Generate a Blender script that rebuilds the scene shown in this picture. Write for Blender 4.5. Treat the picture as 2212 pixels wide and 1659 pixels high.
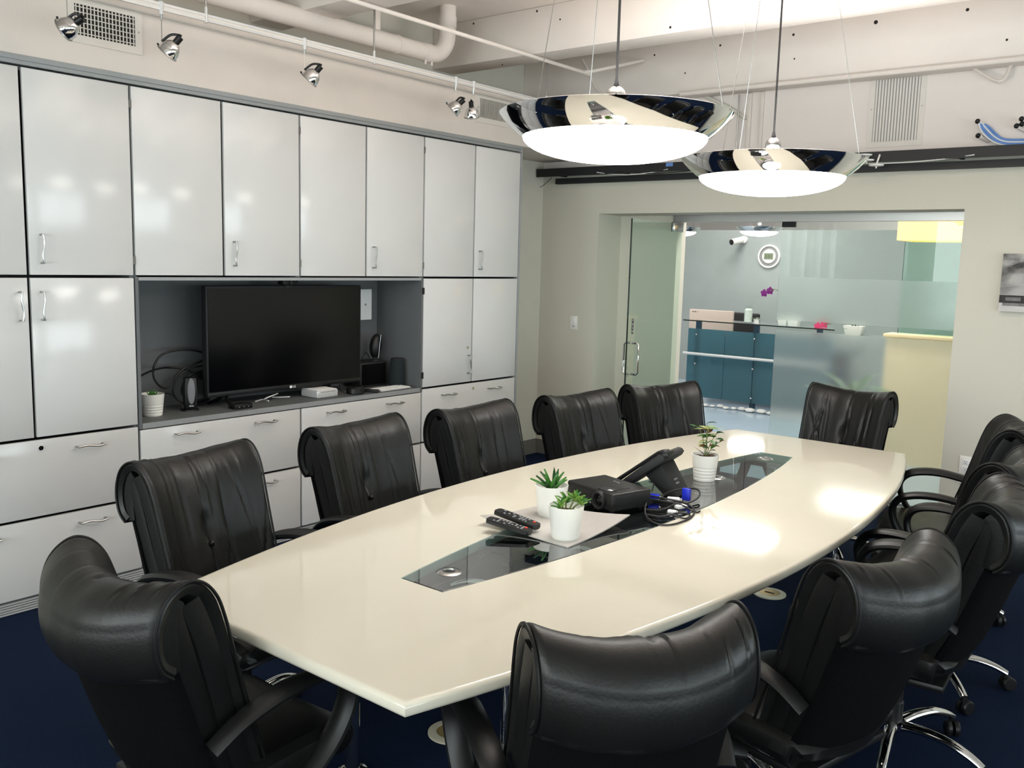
import bpy, bmesh, math, random
from mathutils import Vector, Matrix
random.seed(7)
for _o in list(bpy.data.objects): bpy.data.objects.remove(_o)
SC = bpy.context.scene
COL = SC.collection
PI = math.pi
# ------------------------------------------------------------------ camera
CAM = Vector((4.321, 0.0, 1.70)); FPX = 1966.5
_p, _y, _r = math.radians(7.7246), math.radians(-38.7635), math.radians(-1.5241)
_f = Vector((math.sin(_y)*math.cos(_p), math.cos(_y)*math.cos(_p), -math.sin(_p)))
_rt = Vector((math.cos(_y), -math.sin(_y), 0)); _d = _f.cross(_rt)
RT = _rt*math.cos(_r) + _d*math.sin(_r); DN = _d*math.cos(_r) - _rt*math.sin(_r)
cam_data = bpy.data.cameras.new('camera'); cam = bpy.data.objects.new('camera', cam_data); COL.objects.link(cam)
cam_data.sensor_width = 36.0; cam_data.lens = 36.0*FPX/2212.0; cam_data.clip_start = 0.05
m3 = Matrix((RT, -DN, -_f)).transposed()
cam.matrix_world = Matrix.Translation(CAM) @ m3.to_4x4()
SC.camera = cam
def ray(px, py): return RT*((px-1106)/FPX) + DN*((py-829.5)/FPX) + _f
def at_z(px, py, z): d = ray(px, py); return CAM + d*((z-CAM.z)/d.z)      # pixel on a horizontal surface of known height
def at_x(px, py, x): d = ray(px, py); return CAM + d*((x-CAM.x)/d.x)      # pixel on a wall x = const
def at_y(px, py, y): d = ray(px, py); return CAM + d*((y-CAM.y)/d.y)      # pixel on a wall y = const
# ------------------------------------------------------------------ world, daylight, exposure
W = bpy.data.worlds.new('world'); SC.world = W; W.use_nodes = True
_bg = W.node_tree.nodes['Background']; _bg.inputs[0].default_value = (0.72, 0.84, 1.0, 1); _bg.inputs[1].default_value = 1.0
SC.view_settings.view_transform = 'Standard'; SC.view_settings.look = 'None'
SC.view_settings.gamma = 1.0; SC.view_settings.use_curve_mapping = False
SC.view_settings.exposure = -0.22
def area_lamp(name, loc, rot, size, size_y, energy, color, parent=None, spread=PI):
    l = bpy.data.lights.new(name, 'AREA'); l.shape = 'RECTANGLE'; l.size = size; l.size_y = size_y
    l.energy = energy; l.color = color; l.spread = spread
    o = bpy.data.objects.new(name, l); COL.objects.link(o); o.location = loc; o.rotation_euler = rot
    if parent: o.parent = parent
    return o
# ------------------------------------------------------------------ materials
def lin(c): return tuple((x/12.92 if x <= .04045 else ((x+.055)/1.055)**2.4) for x in (k/255.0 for k in c))
MATS = {}
def mat(name, rgb, rough=.5, metal=0.0, spec=.5, bump=0.0, bscale=40.0, var=0.0, vscale=6.0, coat=0.0, emit=None, estr=0.0, stretch=None):
    m = bpy.data.materials.new(name); m.use_nodes = True; nt = m.node_tree; b = nt.nodes['Principled BSDF']
    c = lin(rgb); b.inputs['Base Color'].default_value = (*c, 1); b.inputs['Roughness'].default_value = rough
    b.inputs['Metallic'].default_value = metal; b.inputs['Specular IOR Level'].default_value = spec
    b.inputs['Coat Weight'].default_value = coat; b.inputs['Coat Roughness'].default_value = .06
    tc = nt.nodes.new('ShaderNodeTexCoord'); src = tc.outputs['Object']
    if stretch:
        mp = nt.nodes.new('ShaderNodeMapping'); mp.inputs['Scale'].default_value = stretch
        nt.links.new(src, mp.inputs[0]); src = mp.outputs[0]
    if var > 0:
        n = nt.nodes.new('ShaderNodeTexNoise'); n.inputs['Scale'].default_value = vscale; n.inputs['Detail'].default_value = 6
        nt.links.new(src, n.inputs['Vector'])
        r = nt.nodes.new('ShaderNodeMapRange'); r.inputs[1].default_value = .3; r.inputs[2].default_value = .7
        r.inputs[3].default_value = 1-var; r.inputs[4].default_value = 1+var
        nt.links.new(n.outputs['Fac'], r.inputs[0])
        mx = nt.nodes.new('ShaderNodeMix'); mx.data_type = 'RGBA'; mx.blend_type = 'MULTIPLY'; mx.inputs[0].default_value = 1
        mx.inputs[6].default_value = (*c, 1); nt.links.new(r.outputs[0], mx.inputs[7]); nt.links.new(mx.outputs[2], b.inputs['Base Color'])
    if bump > 0:
        n = nt.nodes.new('ShaderNodeTexNoise'); n.inputs['Scale'].default_value = bscale; n.inputs['Detail'].default_value = 4
        nt.links.new(src, n.inputs['Vector'])
        bp = nt.nodes.new('ShaderNodeBump'); bp.inputs['Strength'].default_value = bump; bp.inputs['Distance'].default_value = .01
        nt.links.new(n.outputs['Fac'], bp.inputs['Height']); nt.links.new(bp.outputs[0], b.inputs['Normal'])
    if emit: b.inputs['Emission Color'].default_value = (*lin(emit), 1); b.inputs['Emission Strength'].default_value = estr
    MATS[name] = m
    return m
def mat_pane(name, tint, ior=1.45, rough=0.0, extra=0.0):
    m = bpy.data.materials.new(name); m.use_nodes = True; nt = m.node_tree
    for n in list(nt.nodes):
        if n.type != 'OUTPUT_MATERIAL': nt.nodes.remove(n)
    out = [n for n in nt.nodes if n.type == 'OUTPUT_MATERIAL'][0]
    t = nt.nodes.new('ShaderNodeBsdfTransparent'); t.inputs[0].default_value = (*tint, 1)
    g = nt.nodes.new('ShaderNodeBsdfGlossy'); g.inputs['Roughness'].default_value = rough; g.inputs[0].default_value = (1, 1, 1, 1)
    f = nt.nodes.new('ShaderNodeFresnel'); f.inputs[0].default_value = ior
    a = nt.nodes.new('ShaderNodeMath'); a.operation = 'ADD'; a.inputs[1].default_value = extra; a.use_clamp = True
    mx = nt.nodes.new('ShaderNodeMixShader')
    ge = nt.nodes.new('ShaderNodeNewGeometry'); fr = nt.nodes.new('ShaderNodeMath'); fr.operation = 'SUBTRACT'; fr.inputs[0].default_value = 1
    nt.links.new(ge.outputs['Backfacing'], fr.inputs[1]); ml = nt.nodes.new('ShaderNodeMath'); ml.operation = 'MULTIPLY'
    nt.links.new(f.outputs[0], a.inputs[0]); nt.links.new(a.outputs[0], ml.inputs[0]); nt.links.new(fr.outputs[0], ml.inputs[1]); nt.links.new(ml.outputs[0], mx.inputs[0]); nt.links.new(t.outputs[0], mx.inputs[1]); nt.links.new(g.outputs[0], mx.inputs[2]); nt.links.new(mx.outputs[0], out.inputs[0])
    MATS[name] = m; return m
def mat_frost(name, tint, rough=.42, milk=.25):
    m = bpy.data.materials.new(name); m.use_nodes = True; nt = m.node_tree
    for n in list(nt.nodes):
        if n.type != 'OUTPUT_MATERIAL': nt.nodes.remove(n)
    out = [n for n in nt.nodes if n.type == 'OUTPUT_MATERIAL'][0]
    r = nt.nodes.new('ShaderNodeBsdfRefraction'); r.inputs[0].default_value = (*tint, 1); r.inputs['Roughness'].default_value = rough; r.inputs['IOR'].default_value = 1.25
    d = nt.nodes.new('ShaderNodeBsdfTranslucent'); d.inputs[0].default_value = (*tint, 1)
    e = nt.nodes.new('ShaderNodeBsdfDiffuse'); e.inputs[0].default_value = (*tint, 1)
    m1 = nt.nodes.new('ShaderNodeMixShader'); m1.inputs[0].default_value = .5
    m2 = nt.nodes.new('ShaderNodeMixShader'); m2.inputs[0].default_value = milk
    nt.links.new(d.outputs[0], m1.inputs[1]); nt.links.new(e.outputs[0], m1.inputs[2])
    nt.links.new(r.outputs[0], m2.inputs[1]); nt.links.new(m1.outputs[0], m2.inputs[2]); nt.links.new(m2.outputs[0], out.inputs[0])
    MATS[name] = m; return m
def mat_emit(name, rgb, strength):
    m = bpy.data.materials.new(name); m.use_nodes = True; nt = m.node_tree
    b = nt.nodes['Principled BSDF']; b.inputs['Base Color'].default_value = (*lin(rgb), 1)
    b.inputs['Emission Color'].default_value = (*lin(rgb), 1); b.inputs['Emission Strength'].default_value = strength
    MATS[name] = m; return m
# ------------------------------------------------------------------ mesh builder
class MB:
    def __init__(s): s.v = []; s.f = []
    def add(s, vs, fs):
        o = len(s.v); s.v += [Vector(p) for p in vs]; s.f += [tuple(i+o for i in f) for f in fs]; return s
    def box(s, x0, x1, y0, y1, z0, z1):
        return s.add([(x0,y0,z0),(x1,y0,z0),(x1,y1,z0),(x0,y1,z0),(x0,y0,z1),(x1,y0,z1),(x1,y1,z1),(x0,y1,z1)],
                     [(0,3,2,1),(4,5,6,7),(0,1,5,4),(1,2,6,5),(2,3,7,6),(3,0,4,7)])
    def cbox(s, c, d): return s.box(c[0]-d[0]/2, c[0]+d[0]/2, c[1]-d[1]/2, c[1]+d[1]/2, c[2]-d[2]/2, c[2]+d[2]/2)
    def rings(s, rings, close=False, caps=True):
        n = len(rings[0]); o = len(s.v)
        for r in rings: s.v += [Vector(p) for p in r]
        m = len(rings)
        for i in range(m if close else m-1):
            a = o+i*n; b = o+((i+1) % m)*n
            for j in range(n):
                k = (j+1) % n; s.f.append((a+j, a+k, b+k, b+j))
        if caps and not close:
            s.f.append(tuple(o+j for j in reversed(range(n)))); s.f.append(tuple(o+(m-1)*n+j for j in range(n)))
        return s
    def tube(s, path, r, n=8, closed=False, caps=True, flat=1.0, up=(0,0,1)):
        P = [Vector(p) for p in path]; m = len(P); rr = r if isinstance(r, (list, tuple)) else [r]*m
        rings = []; U = None
        for i in range(m):
            if closed: t = P[(i+1) % m]-P[i-1]
            else: t = P[min(i+1, m-1)]-P[max(i-1, 0)]
            t = t.normalized() if t.length > 1e-9 else Vector((0,0,1))
            if U is None:
                u = Vector(up); 
                if abs(u.dot(t)) > .95: u = Vector((1,0,0))
                U = (u - t*u.dot(t)).normalized()
            else: U = (U - t*U.dot(t)).normalized()
            B = t.cross(U)
            rings.append([P[i] + (U*math.cos(a)*flat + B*math.sin(a))*rr[i] for a in (2*PI*j/n for j in range(n))])
        return s.rings(rings, close=closed, caps=caps)
    def cyl(s, a, b, r, n=16, r2=None): return s.tube([a, b], [r, r if r2 is None else r2], n)
    def lathe(s, prof, c=(0,0,0), n=24, caps=True):
        rings = [[(c[0]+r*math.cos(2*PI*j/n), c[1]+r*math.sin(2*PI*j/n), c[2]+z) for j in range(n)] for r, z in prof]
        return s.rings(rings, caps=caps)
    def sphere(s, c, r, n=12, m=8, sc=(1,1,1)):
        c = Vector(c)
        return s.rings([[c+Vector((r*sc[0]*math.sin(PI*i/m)*math.cos(2*PI*j/n), r*sc[1]*math.sin(PI*i/m)*math.sin(2*PI*j/n), -r*sc[2]*math.cos(PI*i/m))) for j in range(n)] for i in [0.08]+list(range(1, m))+[m-.08]])
    def prism(s, poly, z0, z1, axis='z'):
        def mp(p, h):
            return {'z': (p[0], p[1], h), 'x': (h, p[0], p[1]), 'y': (p[0], h, p[1])}[axis]
        return s.rings([[mp(p, z0) for p in poly], [mp(p, z1) for p in poly]])
    def xf(s, M, start=0):
        for i in range(start, len(s.v)): s.v[i] = M @ s.v[i]
        return s
    def mesh(s, name, bevel=0.0, seg=2, ang=35):
        bm = bmesh.new(); vs = [bm.verts.new(p) for p in s.v]
        for f in s.f:
            try: bm.faces.new([vs[i] for i in f])
            except ValueError: pass
        bmesh.ops.recalc_face_normals(bm, faces=bm.faces[:])
        if bevel > 0:
            es = [e for e in bm.edges if len(e.link_faces) == 2 and e.calc_face_angle(0) > .6]
            nf = bmesh.ops.bevel(bm, geom=es, offset=bevel, segments=seg, affect='EDGES', profile=.5, clamp_overlap=True)
            nf = set(nf['faces'])
            for f in bm.faces: f.smooth = f in nf          # broad faces stay flat, only the rounding is smooth
        else:
            for f in bm.faces: f.smooth = True
        me = bpy.data.meshes.new(name); bm.to_mesh(me); bm.free()
        me.set_sharp_from_angle(angle=math.radians(ang))
        return me
    def build(s, name, m, parent=None, bevel=0.0, seg=2, world=False, ang=35):
        loc = Vector((0,0,0))
        if parent is not None and world:
            off = Vector((0,0,0)); q = parent
            while q: off += q.location; q = q.parent
            s.v = [p-off for p in s.v]
        if parent is None:
            mn = [min(p[k] for p in s.v) for k in range(3)]; mx = [max(p[k] for p in s.v) for k in range(3)]
            loc = Vector(((mn[0]+mx[0])/2, (mn[1]+mx[1])/2, mn[2])); s.v = [p-loc for p in s.v]
        me = s.mesh(name, bevel, seg, ang); o = bpy.data.objects.new(name, me); COL.objects.link(o); o.location = loc
        me.materials.append(MATS[m])
        if parent is not None: o.parent = parent
        return o
def tag(o, label=None, cat=None, group=None, kind=None):
    if label: o['label'] = label
    if cat: o['category'] = cat
    if group: o['group'] = group
    if kind: o['kind'] = kind
    return o
def thing(name, loc, label, cat, group=None, rz=0.0):
    o = bpy.data.objects.new(name, None); COL.objects.link(o); o.location = loc; o.rotation_euler = (0, 0, rz); o.empty_display_size = .1
    return tag(o, label, cat, group)
def kids(o): return [c for c in bpy.data.objects if c.parent == o]
def copy_tree(o, parent=None):
    c = o.copy(); COL.objects.link(c); c.parent = parent
    for ch in kids(o): copy_tree(ch, c)
    return c
def struct(name, mb, m, bevel=0.0): return tag(mb.build(name, m, None, bevel), kind='structure')
def text(name, body, size, m, parent, M, depth=.0006):
    cu = bpy.data.curves.new(name, 'FONT'); cu.body = body; cu.size = size; cu.extrude = depth; cu.align_x = 'CENTER'; cu.align_y = 'CENTER'
    t = bpy.data.objects.new(name+'_c', cu); COL.objects.link(t)
    bpy.context.view_layer.update()
    me = bpy.data.meshes.new_from_object(t.evaluated_get(bpy.context.evaluated_depsgraph_get())); me.name = name
    bpy.data.objects.remove(t); me.transform(M); me.materials.clear(); me.materials.append(MATS[m])
    o = bpy.data.objects.new(name, me); COL.objects.link(o); o.parent = parent; return o
def cr(pts, n):                                    # Catmull-Rom through points, n samples per span
    P = [Vector(p) for p in pts]; out = []
    for i in range(len(P)-1):
        a, b, c, d = P[max(i-1, 0)], P[i], P[i+1], P[min(i+2, len(P)-1)]
        for k in range(n):
            t = k/n
            out.append(.5*((2*b)+(c-a)*t+(2*a-5*b+4*c-d)*t*t+(3*b-a-3*c+d)*t**3))
    out.append(P[-1]); return out
def frame(o, x, y, z): return Matrix.Translation(o) @ Matrix((x, y, z)).transposed().to_4x4()
# ------------------------------------------------------------------ palette
mat('wall_paint', (212,209,197), .85, bump=.06, bscale=90, var=.02)
mat('white_paint', (226,217,209), .8, bump=.05, bscale=60, var=.02)
mat('beam_paint', (232,224,217), .8, bump=.12, bscale=25, var=.03, vscale=3)
mat('carpet', (17,30,54), .95, spec=.1, bump=.6, bscale=260, var=.25, vscale=160)
mat('rubber_base', (112,110,104), .6)
mat('lacquer', (213,213,212), .15, spec=.5, bump=.008, bscale=4)
mat('grey_laminate', (98,101,102), .6, var=.03, vscale=90)
mat('grey_edge', (150,153,154), .5)
mat('dark_gap', (60,58,58), .8)
mat('brushed', (170,170,168), .3, metal=1)
mat('chrome', (225,225,225), .07, metal=1)
mat('mirror_chrome', (235,235,235), .03, metal=1)
mat('steel', (190,190,188), .22, metal=1)
mat('table_white', (215,209,193), .06, spec=.6, bump=.006, bscale=2.5, var=.01)
mat('leather', (18,18,17), .38, spec=.36, bump=.06, bscale=130, var=.15, vscale=8)
mat('leather_side', (10,10,10), .5, spec=.3, bump=.06, bscale=130)
mat('fabric_black', (7,7,8), .9, spec=.08, bump=.3, bscale=260)
mat('black_plastic', (18,18,18), .42, spec=.4)
mat('matte_black', (20,20,22), .65)
mat('gloss_black', (6,6,8), .12)
mat('tray_metal', (22,23,25), .55)
mat('ceramic', (236,235,229), .32, spec=.5)
mat('soil', (58,44,32), .95, bump=.8, bscale=60)
mat('leaf_green', (62,120,44), .4, var=.25, vscale=30)
mat('leaf_lime', (112,150,62), .4, var=.25, vscale=30)
mat('leaf_dark', (36,78,34), .4, var=.3, vscale=20)
mat('leaf_brown', (92,66,36), .5, var=.3, vscale=30)
mat('leaf_varieg', (150,160,96), .45, var=.35, vscale=40)
mat('stem', (108,120,64), .6)
mat('plate', (196,191,186), .35, metal=.2, var=.05, vscale=12)
mat('grille_white', (222,216,208), .5)
mat('vent_dark', (38,34,31), .9)
mat('plate_white', (240,238,232), .4)
mat('cord_black', (14,14,15), .5)
mat('cable_white', (225,225,222), .4)
mat('cable_blue', (98,140,205), .5)
mat('plug_blue', (18,40,190), .4)
mat('paper', (240,240,238), .8)
mat('speaker_grey', (120,121,126), .6, bump=.3, bscale=300)
mat('teal_fabric', (18,30,32), .9, bump=.4, bscale=300)
mat('screen_black', (5,5,7), .16, spec=.35)
mat('logo_white', (240,240,240), .4)
mat('logo_grey', (150,152,152), .5)
mat('red_button', (230,70,40), .4)
mat('grey_button', (150,152,156), .4)
mat('brass', (176,150,98), .4, metal=.5)
mat('socket_rim', (205,198,176), .5)
mat('silver_paint', (205,206,206), .35, metal=.3)
mat('recept_grey', (152,161,160), .8, var=.02)
mat('recept_floor', (174,192,208), .16, spec=.6, var=.04, vscale=2)
mat('recept_white', (235,232,228), .8)
mat('cream_panel', (243,218,178), .5)
mat('blue_post', (16,52,72), .4)
mat('monitor_shell', (208,192,180), .4)
mat('petal', (120,22,120), .6)
mat('petal_pink', (225,50,110), .6)
mat('lcd', (120,132,108), .3)
mat('lcd_digit', (58,70,52), .5)
mat('clock_grey', (140,144,142), .5)
mat('stone_white', (225,226,224), .6, var=.08, vscale=30)
mat('cut_edge', (186,204,196), .25)
mat('outside', (180,190,200), .9)
mat_pane('glass_clear', (.955,.985,.968), 1.45)
mat_pane('glass_table', (.70,.80,.78), 1.5, extra=.17)
mat_pane('glass_green', (.80,.93,.87), 1.45)
mat_pane('glass_door', (.90,.965,.93), 1.45)
mat_pane('glass_blue', (.36,.60,.72), 1.5, extra=.03)
mat_pane('glass_dark_edge', (.05,.16,.14), 1.5)
mat_frost('frost_film', (.96,.98,.98), .2, .12)
mat_frost('frost_blue', (.20,.38,.45), .35, .5)
mat_emit('diffuser', (255,252,246), 14.5)
mat_emit('lamp_warm', (255,208,136), .85)
mat_emit('added_panel_glow', (255,250,242), 6.0)
# far wall colour changes with height: grey-beige below the cable tray, white above it
def far_colour():
    m = MATS['wall_paint'].copy(); m.name = 'far_wall_colour'; nt = m.node_tree; b = nt.nodes['Principled BSDF']
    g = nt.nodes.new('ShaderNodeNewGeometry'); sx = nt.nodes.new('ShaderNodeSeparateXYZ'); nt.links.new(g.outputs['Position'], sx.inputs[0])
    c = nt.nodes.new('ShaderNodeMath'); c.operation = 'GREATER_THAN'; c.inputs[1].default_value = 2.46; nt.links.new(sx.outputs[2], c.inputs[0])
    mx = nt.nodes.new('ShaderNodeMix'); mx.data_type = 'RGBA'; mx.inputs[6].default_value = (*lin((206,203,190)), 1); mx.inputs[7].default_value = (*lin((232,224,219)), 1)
    nt.links.new(c.outputs[0], mx.inputs[0]); nt.links.new(mx.outputs[2], b.inputs['Base Color']); MATS['far_colour'] = m
far_colour()
# canvas print: black and white skyline with a bridge (flat print)
def canvas_print():
    m = bpy.data.materials.new('canvas_print'); m.use_nodes = True; nt = m.node_tree; b = nt.nodes['Principled BSDF']; b.inputs['Roughness'].default_value = .7
    tc = nt.nodes.new('ShaderNodeTexCoord'); mp = nt.nodes.new('ShaderNodeMapping'); nt.links.new(tc.outputs['Object'], mp.inputs[0])
    mp.inputs['Scale'].default_value = (1, 1, 2.2); mp.inputs['Rotation'].default_value = (0, .35, 0)
    n = nt.nodes.new('ShaderNodeTexNoise'); n.inputs['Scale'].default_value = 4.2; n.inputs['Detail'].default_value = 5; n.inputs['Distortion'].default_value = .5
    nt.links.new(mp.outputs[0], n.inputs['Vector'])
    r = nt.nodes.new('ShaderNodeValToRGB'); r.color_ramp.elements[0].position = .38; r.color_ramp.elements[0].color = (.06,.06,.06,1)
    r.color_ramp.elements[1].position = .62; r.color_ramp.elements[1].color = (.45,.44,.43,1)
    nt.links.new(n.outputs['Fac'], r.inputs[0]); nt.links.new(r.outputs[0], b.inputs['Base Color']); MATS['canvas_print'] = m
canvas_print()
# ------------------------------------------------------------------ the room
YF = 6.406; CEIL = 3.40; XR = 7.2; YB = -3.5
struct('floor', MB().box(-.75, XR, YB, 6.90, -.1, 0), 'carpet')
struct('floor_reception', MB().box(-4.2, 5.2, 6.90, 16.0, -.1, 0), 'recept_floor')
struct('ceiling', MB().box(-4.2, XR+.15, YB-.15, 16.0, CEIL, CEIL+.12), 'white_paint')
struct('wall_left', MB().box(-.75, -.6, YB, YF, 2.86, CEIL).box(-.75, -.535, 5.42, YF, 0, 2.54).box(-.75, -.535, 1.34, 5.42, 0, 2.54), 'wall_paint')
struct('wall_left_near', MB().box(-.75, -.004, YB, 1.335, 0, 2.54), 'wall_paint')
struct('wall_bulkhead', MB().box(-.6, 0, YB, YF, 2.54, 2.875), 'white_paint', .006)
struct('wall_far', MB().box(-.75, .053, YF, 6.90, 0, CEIL).box(2.844, XR, YF, 6.90, 0, CEIL).box(.053, 2.844, YF, 6.90, 2.102, CEIL).box(.053, .60, 6.752, 6.90, 0, 2.102), 'far_colour')
FILLB = 150
ADDED_WINB = [(-.2, 1.9), (2.4, 4.5), (5.0, 6.8)]  # windows added in the unseen back wall to brighten surfaces facing the camera
wb_ = MB().box(-.75, XR+.15, YB-.15, YB, 0, .7).box(-.75, XR+.15, YB-.15, YB, 2.7, CEIL)
xs = [-.75] + [k for w in ADDED_WINB for k in w] + [XR+.15]
for i in range(0, len(xs), 2): wb_.box(xs[i], xs[i+1], YB-.15, YB, .7, 2.7)
struct('wall_back', wb_, 'wall_paint')
for i, (a, b) in enumerate(ADDED_WINB):
    w = struct('window_%d' % (i+7), MB().box(a+.04, b-.04, YB-.068, YB-.06, .74, 2.66), 'glass_clear')
    fr = MB().box(a, b, YB-.1, YB-.03, .7, .74).box(a, b, YB-.1, YB-.03, 2.66, 2.7).box(a, a+.04, YB-.1, YB-.03, .74, 2.66).box(b-.04, b, YB-.1, YB-.03, .74, 2.66).box((a+b)/2-.02, (a+b)/2+.02, YB-.1, YB-.03, .74, 2.66)
    fr.build('window_frame', 'silver_paint', w, world=True)
    area_lamp('daylight_fill', ((a+b)/2, YB-.5, 1.7), (math.radians(90), 0, 0), b-a, 2.0, FILLB, (.96, .975, 1.0))  # fill lamp behind each added back window
WIN = [(-2.8, -.4), (0, 2.4), (2.9, 6.2)]
wr = MB().box(XR, XR+.15, YB, 6.9, 0, .6).box(XR, XR+.15, YB, 6.9, 1.95, CEIL)
ys = [YB] + [k for w in WIN for k in w] + [6.9]
for i in range(0, len(ys), 2): wr.box(XR, XR+.15, ys[i], ys[i+1], .6, 1.95)
struct('wall_right', wr, 'wall_paint')
for i, (a, b) in enumerate(WIN):
    w = struct('window_%d' % (i+2), MB().box(XR+.06, XR+.068, a+.04, b-.04, .64, 1.91), 'glass_clear')
    fr = MB().box(XR+.03, XR+.1, a, b, .6, .64).box(XR+.03, XR+.1, a, b, 1.91, 1.95).box(XR+.03, XR+.1, a, a+.04, .64, 1.91).box(XR+.03, XR+.1, b-.04, b, .64, 1.91).box(XR+.03, XR+.1, (a+b)/2-.02, (a+b)/2+.02, .64, 1.91)
    fr.build('window_frame', 'silver_paint', w, world=True)
    area_lamp('daylight_fill', (XR+.5, (a+b)/2, 1.28), (0, math.radians(90), 0), 1.3, b-a, 31*(b-a), (.86, .925, 1.0))
# beams run across the room
for i, (y0, y1, zb) in enumerate(((2.0, 2.24, 3.095), (3.48, 3.72, 3.095), (5.079, 5.31, 3.095), (6.18, YF, 2.955), (.4, .64, 3.095))):
    x0 = -.6
    bm_ = struct('ceiling_beam' if i == 0 else 'ceiling_beam.%03d' % i, MB().box(x0, XR, y0, y1, zb, CEIL), 'beam_paint', .008)
    for px, py, rr in {2: ((1023, 51, .008), (1160, 24, .008), (1210, 42, .006), (1448, 59, .008), (976, 98, .005), (1085, 140, .005)), 3: ((1892, 48, .013), (1714, 75, .009), (2090, 21, .010), (1556, 98, .008), (1414, 119, .007), (2175, 86, .007), (1716, 127, .006), (1480, 158, .006))}.get(i, ()):
        c_ = at_y(px, py, y0)
        MB().cyl((c_.x, y0-.0012, c_.z), (c_.x, y0+.001, c_.z), rr, 10).build('anchor_hole', 'vent_dark', bm_, world=True)
# skirting
struct('baseboard_left', MB().box(-.535, -.525, 5.42, YF, 0, .125).box(-.525, -.51, 5.42, YF, 0, .012), 'rubber_base')
struct('baseboard_far', MB().box(-.535, .053, YF-.01, YF, 0, .125).box(.053, .063, YF, 6.752, 0, .125).box(.053, .60, 6.742, 6.752, 0, .125).box(2.844, XR, YF-.01, YF, 0, .125), 'rubber_base')
# door header, glass screen with frosted bands
struct('trim_1', MB().box(.585, 2.842, 6.70, 6.78, 2.045, 2.102), 'brushed')
GX0 = 1.50
w1 = struct('window_1', MB().box(GX0, 2.84, 6.745, 6.757, .01, 2.04), 'glass_clear')
for z0, z1 in ((1.303, 1.633), (.012, 1.225)):
    MB().box(GX0, 2.84, 6.740, 6.7435, z0, z1).build('frosted_film', 'frost_film', w1, world=True)
MB().box(GX0-.0, GX0+.10, 6.735, 6.765, 2.005, 2.045).build('patch_fitting', 'matte_black', w1, world=True)
MB().box(GX0, 2.84, 6.735, 6.765, 0.0, .012).build('floor_channel', 'brushed', w1, world=True)
# open glass door
dr = bpy.data.objects.new('door_1', None); COL.objects.link(dr); dr.location = (.64, 6.75, 0); dr['kind'] = 'structure'
dl = Vector((.68-.64, 5.91-6.75, 0)); dlen = dl.length; dr.rotation_euler = (0, 0, math.atan2(dl.y, dl.x))
pane = MB().box(.0, dlen, -.006, .006, .012, 2.035).build('pane', 'glass_door', dr)
MB().box(dlen-.0005, dlen+.0015, -.006, .006, .012, 2.035).build('pane_edge', 'glass_dark_edge', pane)
MB().box(0, .16, -.016, .016, 1.965, 2.04).build('top_patch', 'steel', dr, .002)
MB().box(0, .16, -.016, .016, .004, .09).build('bottom_patch', 'steel', dr, .002)
hx, hz0, hz1 = dlen-.075, .86, 1.10
for s in (1, -1):
    pts = [(hx, .006*s, hz0), (hx, .05*s, hz0), (hx, .062*s, hz0+.012), (hx, .062*s, hz1-.012), (hx, .05*s, hz1), (hx, .006*s, hz1)]
    MB().tube(pts, .0095, 10).build('pull_handle', 'chrome', dr)
sg = MB().box(dlen-.085, dlen-.055, .006, .0068, 1.17, 1.285).build('push_sign', 'matte_black', dr)
for k, ch in enumerate('PUSH'):
    text('letter', ch, .03, 'logo_white', sg, frame((dlen-.07, .0072, 1.27-.0275*k), (-1,0,0), (0,0,1), (0,1,0)))
# ------------------------------------------------------------------ cabinet wall
U = 1.0175; Y0 = 1.348; ZP, ZD, ZT, ZM, ZTOP = .066, .442, .819, 1.571, 2.495
G = .007
def handle(parent, p, axis, L=.128, flip=1):
    # wavy bow pull, posts at both ends
    n = 12; pts = []
    for i in range(n+1):
        t = i/n; w = .0045*math.sin(2*PI*t)*flip
        x = .034
        pts.append((x, L*(t-.5), w) if axis == 'y' else (x, w, L*(t-.5)))
    a, b = pts[0], pts[-1]
    pts = [(0, a[1], a[2]), (.022, a[1], a[2])] + pts + [(.022, b[1], b[2]), (0, b[1], b[2])]
    MB().tube([Vector(q)+Vector(p) for q in pts], .0048, 8).build('handle', 'brushed', parent, world=True)
def lock(parent, p):
    MB().cyl(Vector(p)-Vector((.001,0,0)), Vector(p)+Vector((.005,0,0)), .011, 14).build('lock', 'chrome', parent, world=True)
    MB().box(p[0]+.004, p[0]+.0056, p[1]-.0015, p[1]+.0015, p[2]-.005, p[2]+.005).build('keyhole', 'matte_black', parent, world=True)
def front(root, name, y0, y1, z0, z1, tilt=0.0, hinge=None):
    b = MB().box(-.02, 0, y0+G, y1-G, z0+G, z1-G)
    o = b.build(name, 'lacquer', root, .0015, 2, world=True)
    if tilt:                                         # door standing a hair off its frame
        piv = Vector((-.02, hinge, 0)) - root.location
        o.matrix_local = Matrix.Translation(piv) @ Matrix.Rotation(math.radians(tilt), 4, 'Z') @ Matrix.Translation(-piv)
    return o
labels = {0: ('white lacquer wall cabinet with pair of tall doors, left of the television niche', 'A'),
          1: ('white lacquer wall cabinet over and under the left half of the television niche', 'B'),
          2: ('white lacquer wall cabinet over and under the right half of the television niche', 'C'),
          3: ('white lacquer wall cabinet with locked doors, right of the niche by the corner', 'D')}
CABS = []
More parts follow.
